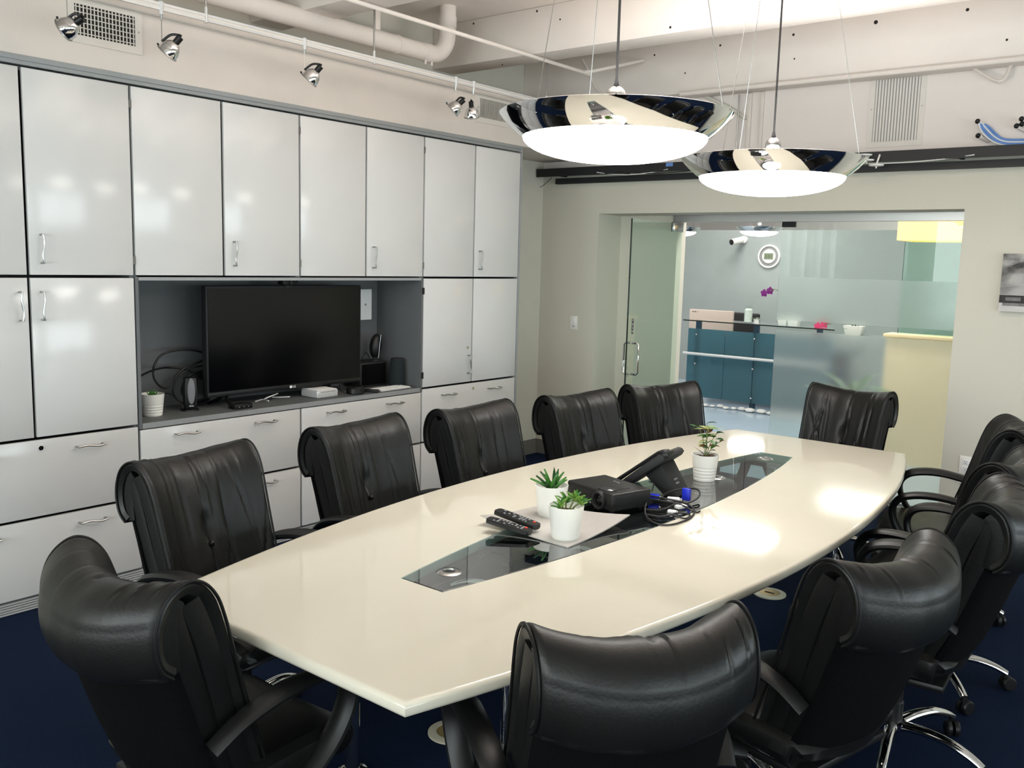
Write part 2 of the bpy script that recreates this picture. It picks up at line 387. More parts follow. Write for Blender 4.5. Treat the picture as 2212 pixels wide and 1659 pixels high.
for u in range(4):
    y0 = Y0+U*u; y1 = y0+U; ym = (y0+y1)/2
    c = thing('wall_cabinet', (-.26, ym, 0), labels[u][0], 'cabinet', 'units of the white cabinet wall'); CABS.append(c)
    t = .018
    niche = u in (1, 2)
    bd = MB()
    bd.box(-.52, -.022, y0+.0005, y0+t, .0, ZTOP if not (u == 2) else ZTOP) if u != 2 else bd.box(-.52, -.022, y0+.0005, y0+t, 0, ZT-.02).box(-.52, -.022, y0+.0005, y0+t, ZM, ZTOP)
    bd.box(-.52, -.022, y1-t, y1-.0005, .0, ZTOP) if u != 1 else bd.box(-.52, -.022, y1-t, y1-.0005, 0, ZT-.02).box(-.52, -.022, y1-t, y1-.0005, ZM, ZTOP)
    ya = y0+(t if u != 2 else .0005); yb = y1-(t if u != 1 else .0005)
    bd.box(-.52, -.022, y0+t, y1-t, ZTOP-t, ZTOP).box(-.52, -.022, y0+t, y1-t, ZP-.01, ZP+t-.01).box(-.53, -.52, y0, y1, 0, ZTOP)
    if niche:
        bd.box(-.445, -.43, ya, yb, ZT, ZM)          # niche back panel
    bd.build('body', 'grey_laminate', c, world=True)
    if niche:
        MB().box(-.43, .0, ya, yb, ZT-.022, ZT+.008).build('niche_shelf', 'grey_laminate', c, world=True)
        MB().box(-.0, .002, ya, yb, ZT-.020, ZT+.0075).build('shelf_edge', 'grey_edge', c, world=True)
        MB().box(-.43, -.0, ya, yb, ZM-.020, ZM-.002).build('niche_top', 'grey_laminate', c, world=True)
        MB().box(-.0, .002, ya, yb, ZM-.019, ZM-.003).build('top_edge', 'grey_edge', c, world=True)
    if u == 1: MB().box(-.43, .002, y0+.0, y0+.016, ZT-.02, ZM).build('niche_side', 'grey_laminate', c, world=True)
    if u == 2: MB().box(-.43, .002, y1-.016, y1, ZT-.02, ZM).build('niche_side', 'grey_laminate', c, world=True)
    # drawers
    for r, (z0, z1) in enumerate(((ZP, ZD), (ZD, ZT-(.020 if niche else 0)))):
        d = front(c, 'drawer', y0, y1, z0, z1)
        for yy in (y0+.26, y1-.26): handle(d, (0, yy, z1-.062-(0 if not niche else -.012)), 'y')
        if r == 1 and u in (0, 3): lock(d, (0, ym+.02, z1-.045))
    # middle doors
    if not niche:
        for s in (0, 1):
            d = front(c, 'door', y0+(U/2)*s, y0+U/2*(s+1), ZT, ZM)
            if u == 0: handle(d, (0, ym+(.05 if s else -.045), ZM-.135), 'z', .128, -1 if s else 1)
            elif s == 0:
                handle(d, (0, ym-.045, ZT+.135), 'z'); lock(d, (0, ym-.05, ZT+.255))
    # upper doors
    for s in (0, 1):
        d = front(c, 'door', y0+(U/2)*s, y0+U/2*(s+1), ZM, ZTOP, tilt=(.5 if (s and u in (0, 1)) else 0), hinge=y1)
        if s: handle(d, (0, ym+.055, ZM+.125), 'z', .128, -1)
    # hinges
    if u == 3:
        for zz in (ZT+.09, ZM-.09): MB().box(-.012, .004, y0-.012, y0+.012, zz-.022, zz+.022).build('hinge', 'matte_black', c, world=True)
        MB().cyl((-.10, y1, .70), (-.10, y1+.02, .70), .012, 12).build('side_bumper', 'matte_black', c, world=True)
    for yy in (y1,) if u < 3 else (): 
        for zz in (ZTOP-.09, ZM+.08): MB().box(-.012, .003, yy-.006, yy+.006, zz-.02, zz+.02).build('hinge', 'rubber_base', c, world=True)
    # ribbed kick grille
    k = MB().box(-.05, -.03, y0, y1, 0, ZP-.004)
    for q in range(5): k.box(-.03, -.008, y0, y1, .004+q*.0118, .011+q*.0118)
    k.build('kick_grille', 'silver_paint', c, world=True)
# top trim strip over the units
struct('trim_2', MB().box(-.03, .004, Y0, Y0+4*U, ZTOP+.004, ZTOP+.022).box(-.03, .010, Y0, Y0+4*U, ZTOP+.022, 2.539).box(-.03, .004, Y0+4*U, Y0+4*U+.014, 0, 2.539), 'grey_edge', .001)
ZS = ZT+.008
# ------------------------------------------------------------------ television and things in the niche
TX = -.17
a = at_x(443.5, 618, TX); b = at_x(779, 823, TX)
ty0, ty1 = a.y, b.y; tz0, tz1 = at_x(600, 845, TX).z, a.z
tz0 = (at_x(448.6, 860, TX).z+at_x(779, 823, TX).z)/2
tv = thing('television', (TX, (ty0+ty1)/2, ZS), 'large black flat television with thin bezel standing in cabinet niche', 'television')
MB().box(TX-.045, TX, ty0, ty1, tz0, tz1).build('housing', 'matte_black', tv, .004, world=True)
MB().box(TX, TX+.003, ty0+.012, ty1-.012, tz0+.03, tz1-.014).build('screen', 'screen_black', tv, world=True)
MB().box(TX, TX+.0045, ty0, ty1, tz0, tz0+.026).build('lower_bezel', 'black_plastic', tv, .001, world=True)
for yy in (ty0+.13, ty1-.26):
    for s in (1, -1):
        MB().tube([(TX-.02, yy, tz0+.01), (TX-.02+.06*s, yy-.02, ZS+.03), (TX-.02+.125*s, yy-.035, ZS+.006)], [.013, .012, .008], 8).build('foot', 'gloss_black', tv, world=True)
yl = at_x(631, 839, TX).y
MB().cyl((TX+.004, yl-.013, tz0+.013), (TX+.0062, yl-.013, tz0+.013), .009, 16).build('logo_disc', 'logo_white', tv, world=True)
text('logo_text', 'LG', .02, 'logo_white', tv, frame(Vector((TX+.0056, yl+.012, tz0+.013))-tv.location, (0,1,0), (0,0,1), (1,0,0)))
cy = at_x(624, 612, TX).y
wc = thing('webcam', (TX, cy, tz1), 'small black webcam perched on top edge of the television', 'camera')
MB().box(TX-.04, TX+.018, cy-.055, cy+.055, tz1+.004, tz1+.034).build('body', 'black_plastic', wc, .008, world=True)
MB().cyl((TX+.016, cy, tz1+.019), (TX+.024, cy, tz1+.019), .011, 16).build('lens', 'gloss_black', wc, world=True)
MB().box(TX-.03, TX+.006, cy-.03, cy+.03, tz1-.02, tz1+.004).build('clip', 'matte_black', wc, .002, world=True)
def succ_pot(root, c, r, h, rim=.86, ribs=0):
    # tapered white ceramic pot: outer wall, rim, inner wall down to soil level
    prof = [(r*.80*.96, 0), (r*.80, .004)]
    N = 14
    for i in range(1, N+1):
        t = i/N; rr = r*(.80+.20*t)
        prof.append((rr, h*t))
    if ribs:
        prof = [(r*.78, 0), (r*.80, .004)]
        for i in range(1, 41):
            t = i/40; rr = r*(.80+.20*t) - (.0016 if (t < .55 and (i % 5 == 0)) else 0); prof.append((rr, h*t))
    prof += [(r*.965, h), (r*.94, h*rim), (r*.9, h*.80)]
    MB().lathe(prof, c, 36, caps=True).build('pot', 'ceramic', root, world=True)
    MB().lathe([(r*.9, h*.795), (r*.5, h*.81), (.002, h*.82)], c, 24).build('soil', 'soil', root, world=True)
def leaf_mb(L, Wd, curl=.3, fold=.15, n=6, thick=.0):
    mb = MB(); rows = []
    for i in range(n+1):
        t = i/n; w = Wd*(math.sin(PI*min(1, .12+.88*t**.8)))**.8*.5 if t < 1 else .0003
        a = curl*t; y = L*t*math.cos(a*.5); z = L*t*math.sin(a*.5)
        zf = fold*w
        rows.append([(-w, y, z+zf), (0, y, z-thick), (w, y, z+zf)])
    vs = [p for r in rows for p in r]; fs = []
    for i in range(n):
        for j in range(2): q = i*3+j; fs.append((q, q+1, q+4, q+3))
    mb.add(vs, fs)
    if thick > 0:
        top = [(p[0], p[1], p[2]+thick) for p in vs]; o = len(vs)
        mb.add(top, [tuple(reversed(f)) for f in fs])
        for i in range(n):
            for e in (0, 2): q = i*3+e; mb.f.append((q, q+3, o+q+3, o+q))
    return mb
def put_leaf(root, m, p, az, el, L, Wd, curl=.3, fold=.15, thick=0.0, roll=0.0, world=True):
    mb = leaf_mb(L, Wd, curl, fold, 6, thick)
    mb.xf(Matrix.Translation(p) @ Matrix.Rotation(az, 4, 'Z') @ Matrix.Rotation(el, 4, 'X') @ Matrix.Rotation(roll, 4, 'Y'))
    return mb.build('leaf', m, root, world=world)
pp = at_z(330, 897, ZS); pp.x = min(pp.x, -.075)
pl = thing('potted_succulent', pp, 'white ribbed pot with short succulent tips at left end of niche shelf', 'plant')
succ_pot(pl, pp, .062, .118, ribs=1)
for k in range(11):
    az = k*2.4; put_leaf(pl, 'leaf_green', pp+Vector((.012*math.cos(az), .012*math.sin(az), .094)), az, math.radians(45+25*(k % 2)), .035+.008*(k % 3), .009, .3, .2, .002)
# left desktop speaker
q = at_z(410, 886, ZS)
sp = thing('desktop_speaker', q, 'slim black desktop speaker with grey oval grille left of television', 'speaker', rz=math.radians(-20))
MB().lathe([(.052, 0), (.05, .008), (.036, .014)], (0,0,0), 24).build('base', 'black_plastic', sp)
MB().rings([[(x*s+.0, y*s-.0+.0, z) for x, y in ((.045,-.034),(.045,.034),(-.05,.026),(-.05,-.026))] for z, s in ((.012,.9),(.05,1),(.13,1),(.185,.86))]).build('body', 'black_plastic', sp, .006)
gr = MB(); 
gr.rings([[(.046+.006*e, .021*math.cos(t)*f, .112+.074*math.sin(t)*f) for t in (2*PI*k/24 for k in range(24))] for e, f in ((0,1),(1,.93),(1.3,.4))]); gr.build('grille', 'speaker_grey', sp)
text('badge', 'BOSE', .010, 'logo_white', sp, frame((.0465, 0, .03), (0,1,0), (0,0,1), (1,0,0)))
# cables coiled behind the speaker
def cable(name, pts, r, m, label, n=8, parent=None):
    o = MB().tube(cr(pts, n), r, 8).build(name, m)
    return tag(o, label, 'cable')
def PX(px, py, x=-.30): return at_x(px, py, x)
cable('power_cable', [PX(303, 812, -.06), PX(330, 800, -.2), PX(360, 794, -.3), PX(400, 798, -.3), PX(430, 812, -.3), PX(450, 826, -.3)], .006, 'cord_black', 'thick black cable arching out from the niche left side')
cable('power_cable', [PX(446, 765), PX(420, 757), PX(385, 756), PX(350, 766), PX(333, 790), PX(332, 815), PX(343, 832), PX(358, 838), PX(372, 828), PX(384, 808), PX(400, 795), PX(440, 778)], .006, 'cord_black', 'thick black cable making the big loop beside the television')
cable('power_cable', [PX(440, 790), PX(412, 796), PX(384, 815), PX(374, 845), PX(385, 865), PX(402, 872)], .005, 'cord_black', 'black cable curving down behind the grey-faced speaker')
cable('power_cable', [PX(445, 800), PX(420, 806), PX(400, 820), PX(392, 845), PX(402, 862)], .005, 'cord_black', 'inner black cable curving down behind the grey-faced speaker')
coil = []
cc = at_z(425, 876, ZS); cc.x = -.33
for k in range(70):
    t = k/70*2*PI*4; rr = .085+.015*math.sin(t*.37); coil.append(cc+Vector((.02*math.sin(t*.6)+.03, rr*math.cos(t), .10+rr*.9*math.sin(t)+.004*math.sin(t*1.7))))
cable('cable_coil', coil, .0055, 'cord_black', 'bundle of coiled black cable behind the grey-faced speaker', 3)
cable('thin_cable', [PX(355, 850, -.25), PX(370, 852, -.22), PX(392, 872, -.16), PX(396, 882, -.14)], .003, 'cord_black', 'thin black cable on shelf between white pot and speaker')
# small set-top box in front of the television foot
q = at_z(505, 879, ZS); q.x = max(q.x, -.075)
bx = thing('media_box', q, 'small flat black media box with tiny lights under the television', 'device')
MB().cbox((0, 0, .014), (.07, .115, .028)).build('housing', 'black_plastic', bx, .003)
for k in range(3): MB().cbox((.0355, -.03+.03*k, .014), (.001, .003, .003)).build('light', 'logo_white', bx)
cable('white_cable', [at_z(570, 864, ZS+.004), at_z(575, 860, ZS+.02), at_z(600, 850, ZS+.035)], .004, 'cable_white', 'white cable end standing up on the shelf under the television')
cable('white_cable', [at_z(552, 867, ZS+.004), at_z(568, 863, ZS+.004), at_z(580, 866, ZS+.004)], .004, 'cable_white', 'short curved white cable lying flat on the niche shelf')
cable('white_cable', [at_z(588, 858, ZS+.004), at_z(605, 858, ZS+.005), at_z(626, 857, ZS+.004)], .004, 'cable_white', 'straight white cable lying under the television logo')
# small white computer
q = at_z(689, 856, ZS); q.x = -.055
mc = thing('mini_computer', q-Vector((.08, 0, 0)), 'small silver and white mini computer with front disc slot', 'computer')
MB().cbox((0, 0, .026), (.165, .165, .051)).build('housing', 'silver_paint', mc, .012, 4)
MB().cbox((0, 0, .0515), (.15, .15, .002)).build('lid', 'paper', mc, .0008)
MB().cbox((.0828, 0, .040), (.0006, .12, .0022)).build('disc_slot', 'matte_black', mc)
# black headset / camera dock
q = at_z(768, 850, ZS); q.x = min(q.x, -.06)
hs = thing('conference_speaker', q, 'round black conference speaker beside white mini computer', 'device')
MB().lathe([(.055, 0), (.06, .006), (.058, .035), (.045, .048), (.002, .05)], (0,0,0), 28).build('body', 'black_plastic', hs)
MB().tube(cr([(-.04, -.05, .03), (-.06, -.08, .06), (-.03, -.1, .05), (-.01, -.08, .01)], 6), .004, 6).build('cord', 'cord_black', hs)
MB().lathe([(.035, .05), (.033, .054), (.002, .055)], (0,0,0), 24).build('grille', 'fabric_black', hs)
# wedge + keyboard
q = at_z(823, 838, ZS); q.x = -.075
kb = thing('keyboard', q, 'compact white keyboard lying on right part of niche shelf', 'keyboard', rz=math.radians(2))
MB().cbox((0, 0, .006), (.115, .28, .008)).build('base', 'silver_paint', kb, .002)
keyme = None
for r in range(5):
    for k in range(14):
        x = -.044+.022*r; y = -.128+.0197*k
        if keyme is None:
            o = MB().cbox((0, 0, 0), (.018, .0165, .004)).build('key', 'paper', kb, .001, 1); keyme = o.data; o.location = (x, y, .012)
        else:
            o = bpy.data.objects.new('key', keyme); COL.objects.link(o); o.parent = kb; o.location = (x, y, .012)
q = at_z(778, 843, ZS); q.x = -.06
tag(MB().rings([[(q.x+dx, q.y+dy, ZS+z) for dx, dy in ((.05,.02),(-.07,-.04),(-.06,-.055),(.06,.0))] for z in (.001, .022)]).build('notebook', 'matte_black', None, .002), 'thin black folder lying between round speaker and keyboard', 'folder')
# subwoofer + satellite + fabric speaker
SBX = -.24
a = at_x(783, 788, SBX); b = at_x(832, 834, SBX)
sb = thing('subwoofer', (SBX-.08, (a.y+b.y)/2, ZS), 'black box subwoofer at right end of niche behind keyboard', 'speaker')
MB().cbox((0, 0, .085), (.15, .24, .166)).build('cabinet', 'matte_black', sb, .006)
MB().cbox((.077, 0, .085), (.004, .21, .14)).build('grille', 'fabric_black', sb, .002)
MB().tube(cr([(.0, -.05, .168), (.01, -.04, .20), (.0, .0, .225), (.01, .03, .18)], 6), .003, 6).build('wire', 'cord_black', sb)
st = thing('satellite_speaker', Vector((SBX-.06, (a.y+b.y)/2+.055, ZS+.1695)), 'oval black satellite speaker tilted on top of the subwoofer', 'speaker')
MB().lathe([(.03, 0), (.028, .006), (.012, .012), (.01, .03)], (0,0,0), 20).build('stand', 'matte_black', st)
sh = MB().sphere((0, 0, .10), .085, 20, 12, (.42, .55, 1)); sh.xf(Matrix.Rotation(math.radians(-8), 4, 'X')).build('shell', 'black_plastic', st)
MB().tube([(.037*math.cos(0)+.0*t, .002, .02+.16*t) for t in (0, .5, 1)], .002, 6).xf(Matrix.Rotation(math.radians(-8), 4, 'X')).build('trim_line', 'brushed', st)
q = at_z(845, 832, ZS); q.x = -.16
fs = thing('portable_speaker', q, 'dark teal fabric cylinder speaker by right wall of the niche', 'speaker')
MB().lathe([(.050, 0), (.056, .006), (.053, .10), (.046, .18), (.040, .186)], (0,0,0), 32).build('fabric_wrap', 'teal_fabric', fs)
MB().lathe([(.044, .184), (.044, .192), (.03, .194), (.002, .19)], (0,0,0), 28).build('top_cap', 'matte_black', fs)
# white wall box behind the television's right edge
WX = -.425
a = at_x(782, 624, WX); b = at_x(797, 690, WX)
wb = thing('wall_junction_box', (WX, a.y-.05, b.z), 'white flat network box mounted on niche back beside television', 'device')
MB().box(WX-.004, WX+.03, a.y-.16, b.y+.0, b.z, a.z).build('cover', 'paper', wb, .006, world=True)
MB().cyl((WX+.03, a.y+.005, (a.z+b.z)/2), (WX+.032, a.y+.005, (a.z+b.z)/2), .008, 14).build('emblem', 'logo_grey', wb, world=True)
# ------------------------------------------------------------------ conference table
TC = Vector((2.50, 3.168)); TZ = .74; TT = .034
def boat(he, hm, L, n=26, ne=6):
    pts = []
    for i in range(n): y = -L+2*L*i/n; pts.append((hm-(hm-he)*(y/L)**2, y))
    for i in range(ne): pts.append((he-2*he*i/ne, L))
    for i in range(n): y = L-2*L*i/n; pts.append((-(hm-(hm-he)*(y/L)**2), y))
    for i in range(ne): pts.append((-he+2*he*i/ne, -L))
    return pts
tb = thing('conference_table', (TC.x, TC.y, 0), 'long boat-shaped glossy cream conference table with glass centre strip', 'table')
def ring(he, hm, L, z): return [(p[0], p[1], z) for p in boat(he, hm, L)]
he, hm, L = .49, .767, 1.851; ge, gm, gl = .088, .213, 1.306; q = .010
tt = MB(); tt.rings([ring(ge, gm, gl, TZ), ring(he-q-.006, hm-q-.006, L-q-.006, TZ), ring(he-q, hm-q, L-q, TZ), ring(he-q*.35, hm-q*.35, L-q*.35, TZ-q*.25), ring(he, hm, L, TZ-q), ring(he, hm, L, TZ-TT+q), ring(he-q*.35, hm-q*.35, L-q*.35, TZ-TT+q*.25), ring(he-q, hm-q, L-q, TZ-TT), ring(he-q-.006, hm-q-.006, L-q-.006, TZ-TT), ring(ge, gm, gl, TZ-TT)], close=True)
tt.build('table_top', 'table_white', tb, ang=50)
e = .003
MB().rings([ring(ge-e, gm-e, gl-e, TZ-.012), ring(ge-e, gm-e, gl-e, TZ-.002), ring(ge-e-.003, gm-e-.003, gl-e-.003, TZ+.001)]).build('glass_inlay', 'glass_table', tb)
MB().rings([ring(ge-.0005, gm-.0005, gl-.0005, TZ-.03), ring(ge-e+.0005, gm-e+.0005, gl-e+.0005, TZ-.03), ring(ge-e+.0005, gm-e+.0005, gl-e+.0005, TZ-.001), ring(ge-.0005, gm-.0005, gl-.0005, TZ-.001)], close=True).build('glass_edge_trim', 'cut_edge', tb)
# chrome trestle base
for s in (-1, 1):
    for t in (-1, 1):
        MB().cyl((.33*t, 1.28*s, .02), (.33*t, 1.28*s, TZ-TT-.03), .026, 16).build('leg', 'chrome', tb)
        MB().lathe([(.05, 0), (.05, .012), (.03, .02)], (.33*t, 1.28*s, 0), 20).build('foot', 'chrome', tb)
        MB().tube([(.33*t, 1.28*s, TZ-TT-.05), (.06*t, .45*s, .25), (0, .30*s, .12)], .011, 8).build('brace', 'chrome', tb)
    MB().box(-.42, .42, 1.28*s-.03, 1.28*s+.03, TZ-TT-.03, TZ-TT).build('cross_bar', 'chrome', tb, .004)
for t in (-1, 1):
    MB().box(.33*t-.02, .33*t+.02, -1.25, 1.25, TZ-TT-.028, TZ-TT).build('side_rail', 'chrome', tb, .004)
    MB().tube([(.33*t, -1.28, .33), (-.33*t, 1.28, .33)], .010, 8).build('cross_brace', 'chrome', tb)
for i, (px, py) in enumerate(((970, 1236), (1548, 1032), (1653, 991))):
    c = at_z(px, py, TZ)-Vector((TC.x, TC.y, 0))
    MB().lathe([(.019, TZ+.001), (.021, TZ+.006), (.034, TZ+.005), (.040, TZ+.0012), (.034, TZ+.0008)], (c.x, c.y, 0), 32, caps=False).build('grommet_ring', 'steel', tb)
    MB().lathe([(.0195, TZ+.0012), (.001, TZ+.0013)], (c.x, c.y, 0), 24).build('grommet_hole', 'matte_black', tb)
# ------------------------------------------------------------------ leather swivel chairs
def prof_eval(path, n):
    P = cr([(p[0], p[1], 0) for p in path], n); return [(p.x, p.y) for p in P]
def normals(P):
    out = []
    for i in range(len(P)):
        a = P[max(i-1, 0)]; b = P[min(i+1, len(P)-1)]; dy, dz = b[0]-a[0], b[1]-a[1]; l = math.hypot(dy, dz) or 1
        out.append((dz/l, -dy/l))
    return out
def slab(P, hw, th, plan, nS=40, disp=None, back_n=14, rnd=1.0):
    N = normals(P); m = len(P); rings = []
    for i, (y, z) in enumerate(P):
        t = i/(m-1); H = hw(t); T = th(t)/2; r = min(T, H*.5)*rnd; rr = []
        def pt(s, sgn):
            x = s*H; over = max(0.0, (abs(x)-(H-r))/r); ed = math.sqrt(max(0.0, 1-over*over))
            d = T*ed*sgn + (disp(s, t, sgn)*ed if disp else 0)
            dy, dz = plan(s, t)
            return (x, y+dy+N[i][0]*d, z+dz+N[i][1]*d)
        ss = [.45*math.sin((k/(nS-1)-.5)*PI)+.55*(2*k/(nS-1)-1) for k in range(nS)]
        for s in ss: rr.append(pt(s*.999, 1))
        bs = [math.sin((.5-k/(back_n-1))*PI) for k in range(back_n)]
        for s in bs[1:-1]: rr.append(pt(s*.999, -1))
        rings.append(rr)
    return MB().rings(rings)
DY = .06
WRAP = [(-.165,.435),(-.19,.52),(-.222,.62),(-.25,.72),(-.276,.81),(-.294,.865),(-.316,.912),(-.350,.943),(-.392,.945),(-.430,.918),(-.450,.87),(-.452,.82),(-.440,.78),(-.415,.757)]
WRAP = [(y+DY, z) for y, z in WRAP]
CORE_A = [(-.20,.43),(-.228,.52),(-.260,.62),(-.288,.72),(-.316,.81),(-.340,.87),(-.362,.918)]
CORE_B = [(-.245,.40),(-.282,.50),(-.318,.60),(-.350,.70),(-.378,.79),(-.398,.85),(-.410,.905)]
CORE_A = [(y+DY, z) for y, z in CORE_A]; CORE_B = [(y+DY, z) for y, z in CORE_B]
SHELL = [(y+DY, z) for y, z in [(-.20,.355),(-.25,.39),(-.305,.49),(-.345,.59),(-.378,.69),(-.402,.76),(-.412,.80)]]
def plan_back(s, t): return (.075*abs(s)**2.2, .034*s*s*max(0, min(1, (t-.25)*3)))
def plan_core(s, t): return (.075*abs(s)**2.2, .030*s*s*t)
def make_chair(seed, label):
    R = random.Random(seed)
    ch = thing('swivel_chair', (0, 0, 0), label, 'chair', 'black leather chairs around the conference table')
    folds = [(R.uniform(-.85, .85), R.uniform(.02, .06), R.uniform(0, 6), R.uniform(.02, .045), R.uniform(.002, .006), R.uniform(.15, .45), R.uniform(.12, .26)) for _ in range(9)]
    folds += [(R.choice((-1, 1))*R.uniform(.6, .9), -.5*R.random(), R.uniform(0, 6), .03, .006, R.uniform(.05, .3), .12) for _ in range(4)]
    folds += [(R.uniform(-.9, .9), .03, R.uniform(0, 6), .012, .004, R.uniform(.58, .70), .06) for _ in range(4)]
    ph = [R.uniform(0, 6) for _ in range(4)]
    def disp(s, t, sgn):
        if sgn < 0: return 0
        d = (.003*math.sin(7*s+ph[0]+3*t)*math.sin(5*t+ph[1]) + .0012*math.sin(15*s+ph[2]+2*t))*(1 if t < .55 else .5)
        for s0, am, p0, wd, dep, tc, tw in folds:
            c = s0+am*math.sin(4*t+p0); d -= dep*math.exp(-((s-c)/wd)**2)*math.exp(-((t-tc)/tw)**2)
            d += dep*.6*math.exp(-((s-c-wd*1.6)/wd)**2)*math.exp(-((t-tc)/tw)**2)
        if t < .60: d -= .007*math.exp(-(s/.018)**2)
        tb_ = .235; d -= .020*math.exp(-((s/.09)**2+((t-tb_)/.035)**2))
        if t < .12: d -= .02*(1-t/.12)
        return d
    P = prof_eval(WRAP, 6)
    back = slab(P, lambda t: .228+.024*min(1, t*1.7), lambda t: .040 if t < .75 else .034, plan_back, 92, disp).build('backrest', 'leather', ch)
    MB().sphere((0, -.219+DY+.006, .666), .011, 12, 8).build('tuft_button', 'leather', back)
    for s in (-1, 1):
        hw = lambda t: .228+.024*min(1, t*1.7)
        m = len(P); N = normals(P); pts = []
        for i, (y, z) in enumerate(P):
            t = i/(m-1); dy, dz = plan_back(s, t); pts.append((s*hw(t), y+dy+N[i][0]*.014, z+dz+N[i][1]*.014))
        MB().tube(pts, .0042, 6).build('piping', 'leather_side', back)
    slab(prof_eval(CORE_A, 5), lambda t: .226+.020*t, lambda t: .066, plan_core, 40, rnd=.4).build('front_bolster', 'leather_side', ch)
    slab(prof_eval(CORE_B, 5), lambda t: .224+.020*t, lambda t: .068, plan_core, 40, rnd=.4).build('rear_bolster', 'leather_side', ch)
    slab([(y+DY, z) for y, z in ((-.418,.785),(-.424,.83),(-.424,.875),(-.41,.91),(-.395,.925))], lambda t: .244, lambda t: .060, plan_core, 40, rnd=.25).build('roll_filling', 'leather_side', ch)
    slab(prof_eval(SHELL, 5), lambda t: .12+.115*math.sin(min(1, t/.3)*PI/2), lambda t: .03, plan_core, 24).build('back_shell', 'fabric_black', ch)
    # seat cushion
    SP = [(-.155,.405),(-.15,.408),(-.10,.41),(0,.412),(.12,.415),(.2,.41),(.245,.395),(.262,.378)]
    def sd(s, t, sgn):
        if sgn > 0: return 0
        return -.010*math.cos(s*PI/2)*0+.004*math.sin(9*s+ph[3])*math.sin(7*t) - .006*math.exp(-(s/.02)**2)
    slab(prof_eval(SP, 4), lambda t: .255-.06*max(0, 1-t/.2)**2-.02*max(0, (t-.85)/.15), lambda t: .105 if .06 < t < .86 else (.08 if t < .97 else .05), lambda s, t: (0, .012*abs(s)**2), 30, lambda s, t, g: -sd(s, t, -g)).build('seat', 'leather', ch)
    MB().box(-.21, .21, -.18, .2, .335, .362).build('seat_pan', 'black_plastic', ch, .01)
    # loop arms
    for s in (-1, 1):
        pts = cr([(s*.262, -.20, .575), (s*.278, -.13, .625), (s*.284, -.02, .655), (s*.284, .09, .660), (s*.282, .175, .638), (s*.28, .212, .585), (s*.275, .195, .51), (s*.266, .14, .43), (s*.25, .06, .365), (s*.20, .02, .348)], 5)
        rr = [.033+.007*math.exp(-((i/len(pts)-.33)/.2)**2) for i in range(len(pts))]
        MB().tube(pts, rr, 12, flat=.45, up=(0,0,1)).build('armrest', 'black_plastic', ch)
    # mechanism, column
    MB().box(-.06, .06, -.11, .09, .285, .336).build('tilt_mechanism', 'black_plastic', ch, .012)
    MB().tube([(.06, .0, .31), (.16, .01, .312), (.19, .01, .31)], .006, 8).build('lever', 'black_plastic', ch)
    MB().cyl((0, 0, .10), (0, 0, .29), .0145, 14).build('piston', 'steel', ch)
    MB().lathe([(.031, .115), (.031, .19), (.027, .195), (.027, .235)], (0,0,0), 20).build('column_cover', 'black_plastic', ch)
    base = MB().lathe([(.042, .088), (.046, .095), (.046, .118), (.034, .124)], (0,0,0), 24).build('base_hub', 'chrome', ch)
    a0 = R.uniform(0, 1.2)
    for k in range(5):
        a = a0+k*2*PI/5; ca, sa = math.cos(a), math.sin(a)
        pts = cr([(r*ca, r*sa, z) for r, z in ((.03, .106), (.10, .116), (.19, .113), (.26, .094), (.308, .070))], 4)
        MB().tube(pts, [.023-.008*i/(len(pts)-1) for i in range(len(pts))], 12, flat=.78).build('base_leg', 'chrome', base)
        cs = MB().cyl((.304*ca, .304*sa, .045), (.304*ca, .304*sa, .07), .007, 10).build('caster', 'black_plastic', ch)
        b = R.uniform(0, 6.28); cb, sb_ = math.cos(b), math.sin(b); cx, cy_ = .304*ca+.012*cb, .304*sa+.012*sb_
        for g in (-1, 1):
            MB().lathe([(.014, -.009), (.028, -.008), (.029, .004), (.024, .010), (.01, .0105)], (0,0,0), 18).xf(Matrix.Translation((cx-sb_*.0135*g, cy_+cb*.0135*g, .0292)) @ Matrix.Rotation(b, 4, 'Z') @ Matrix.Rotation(PI/2*g*-1, 4, 'X')).build('wheel', 'black_plastic', cs)
    return ch
# (hub x, y, facing x, facing y, label)
CH = [(1.667, 1.82, .989, .149, 'black leather swivel chair on cabinet side, nearest the camera, at the table corner'),
      (1.60, 2.635, .998, .064, 'black leather swivel chair on cabinet side, second from the near end'),
      (1.648, 3.33, 1, -.012, 'black leather swivel chair on cabinet side, middle one of the five'),
      (1.75, 4.04, .989, -.149, 'black leather swivel chair on cabinet side, in front of the light switch wall'),
      (1.85, 4.70, .927, -.375, 'black leather swivel chair in front of the open glass door'),
      (2.47, 5.31, -.132, -.991, 'black leather swivel chair at far end of table before frosted glass'),
      (2.275, 1.32, -.035, 1, 'black leather swivel chair at near left end of table, seen from behind'),
      (3.165, 1.77, -.837, .548, 'black leather swivel chair in the bottom foreground, its back to the camera'),
      (3.385, 2.565, -.973, .23, 'black leather swivel chair right of the foreground chair, its side toward us'),
      (3.49, 3.25, -.995, -.08, 'black leather swivel chair on window side, third from the camera'),
      (3.42, 3.95, -.99, .05, 'black leather swivel chair on window side, fourth from the camera'),
      (3.27, 4.67, -.97, -.22, 'black leather swivel chair on window side, farthest, below the canvas print')]
LIFT = {6: -.03, 7: -.04, 8: -.03, 9: .012, 10: .01, 11: .02}
protos = {}
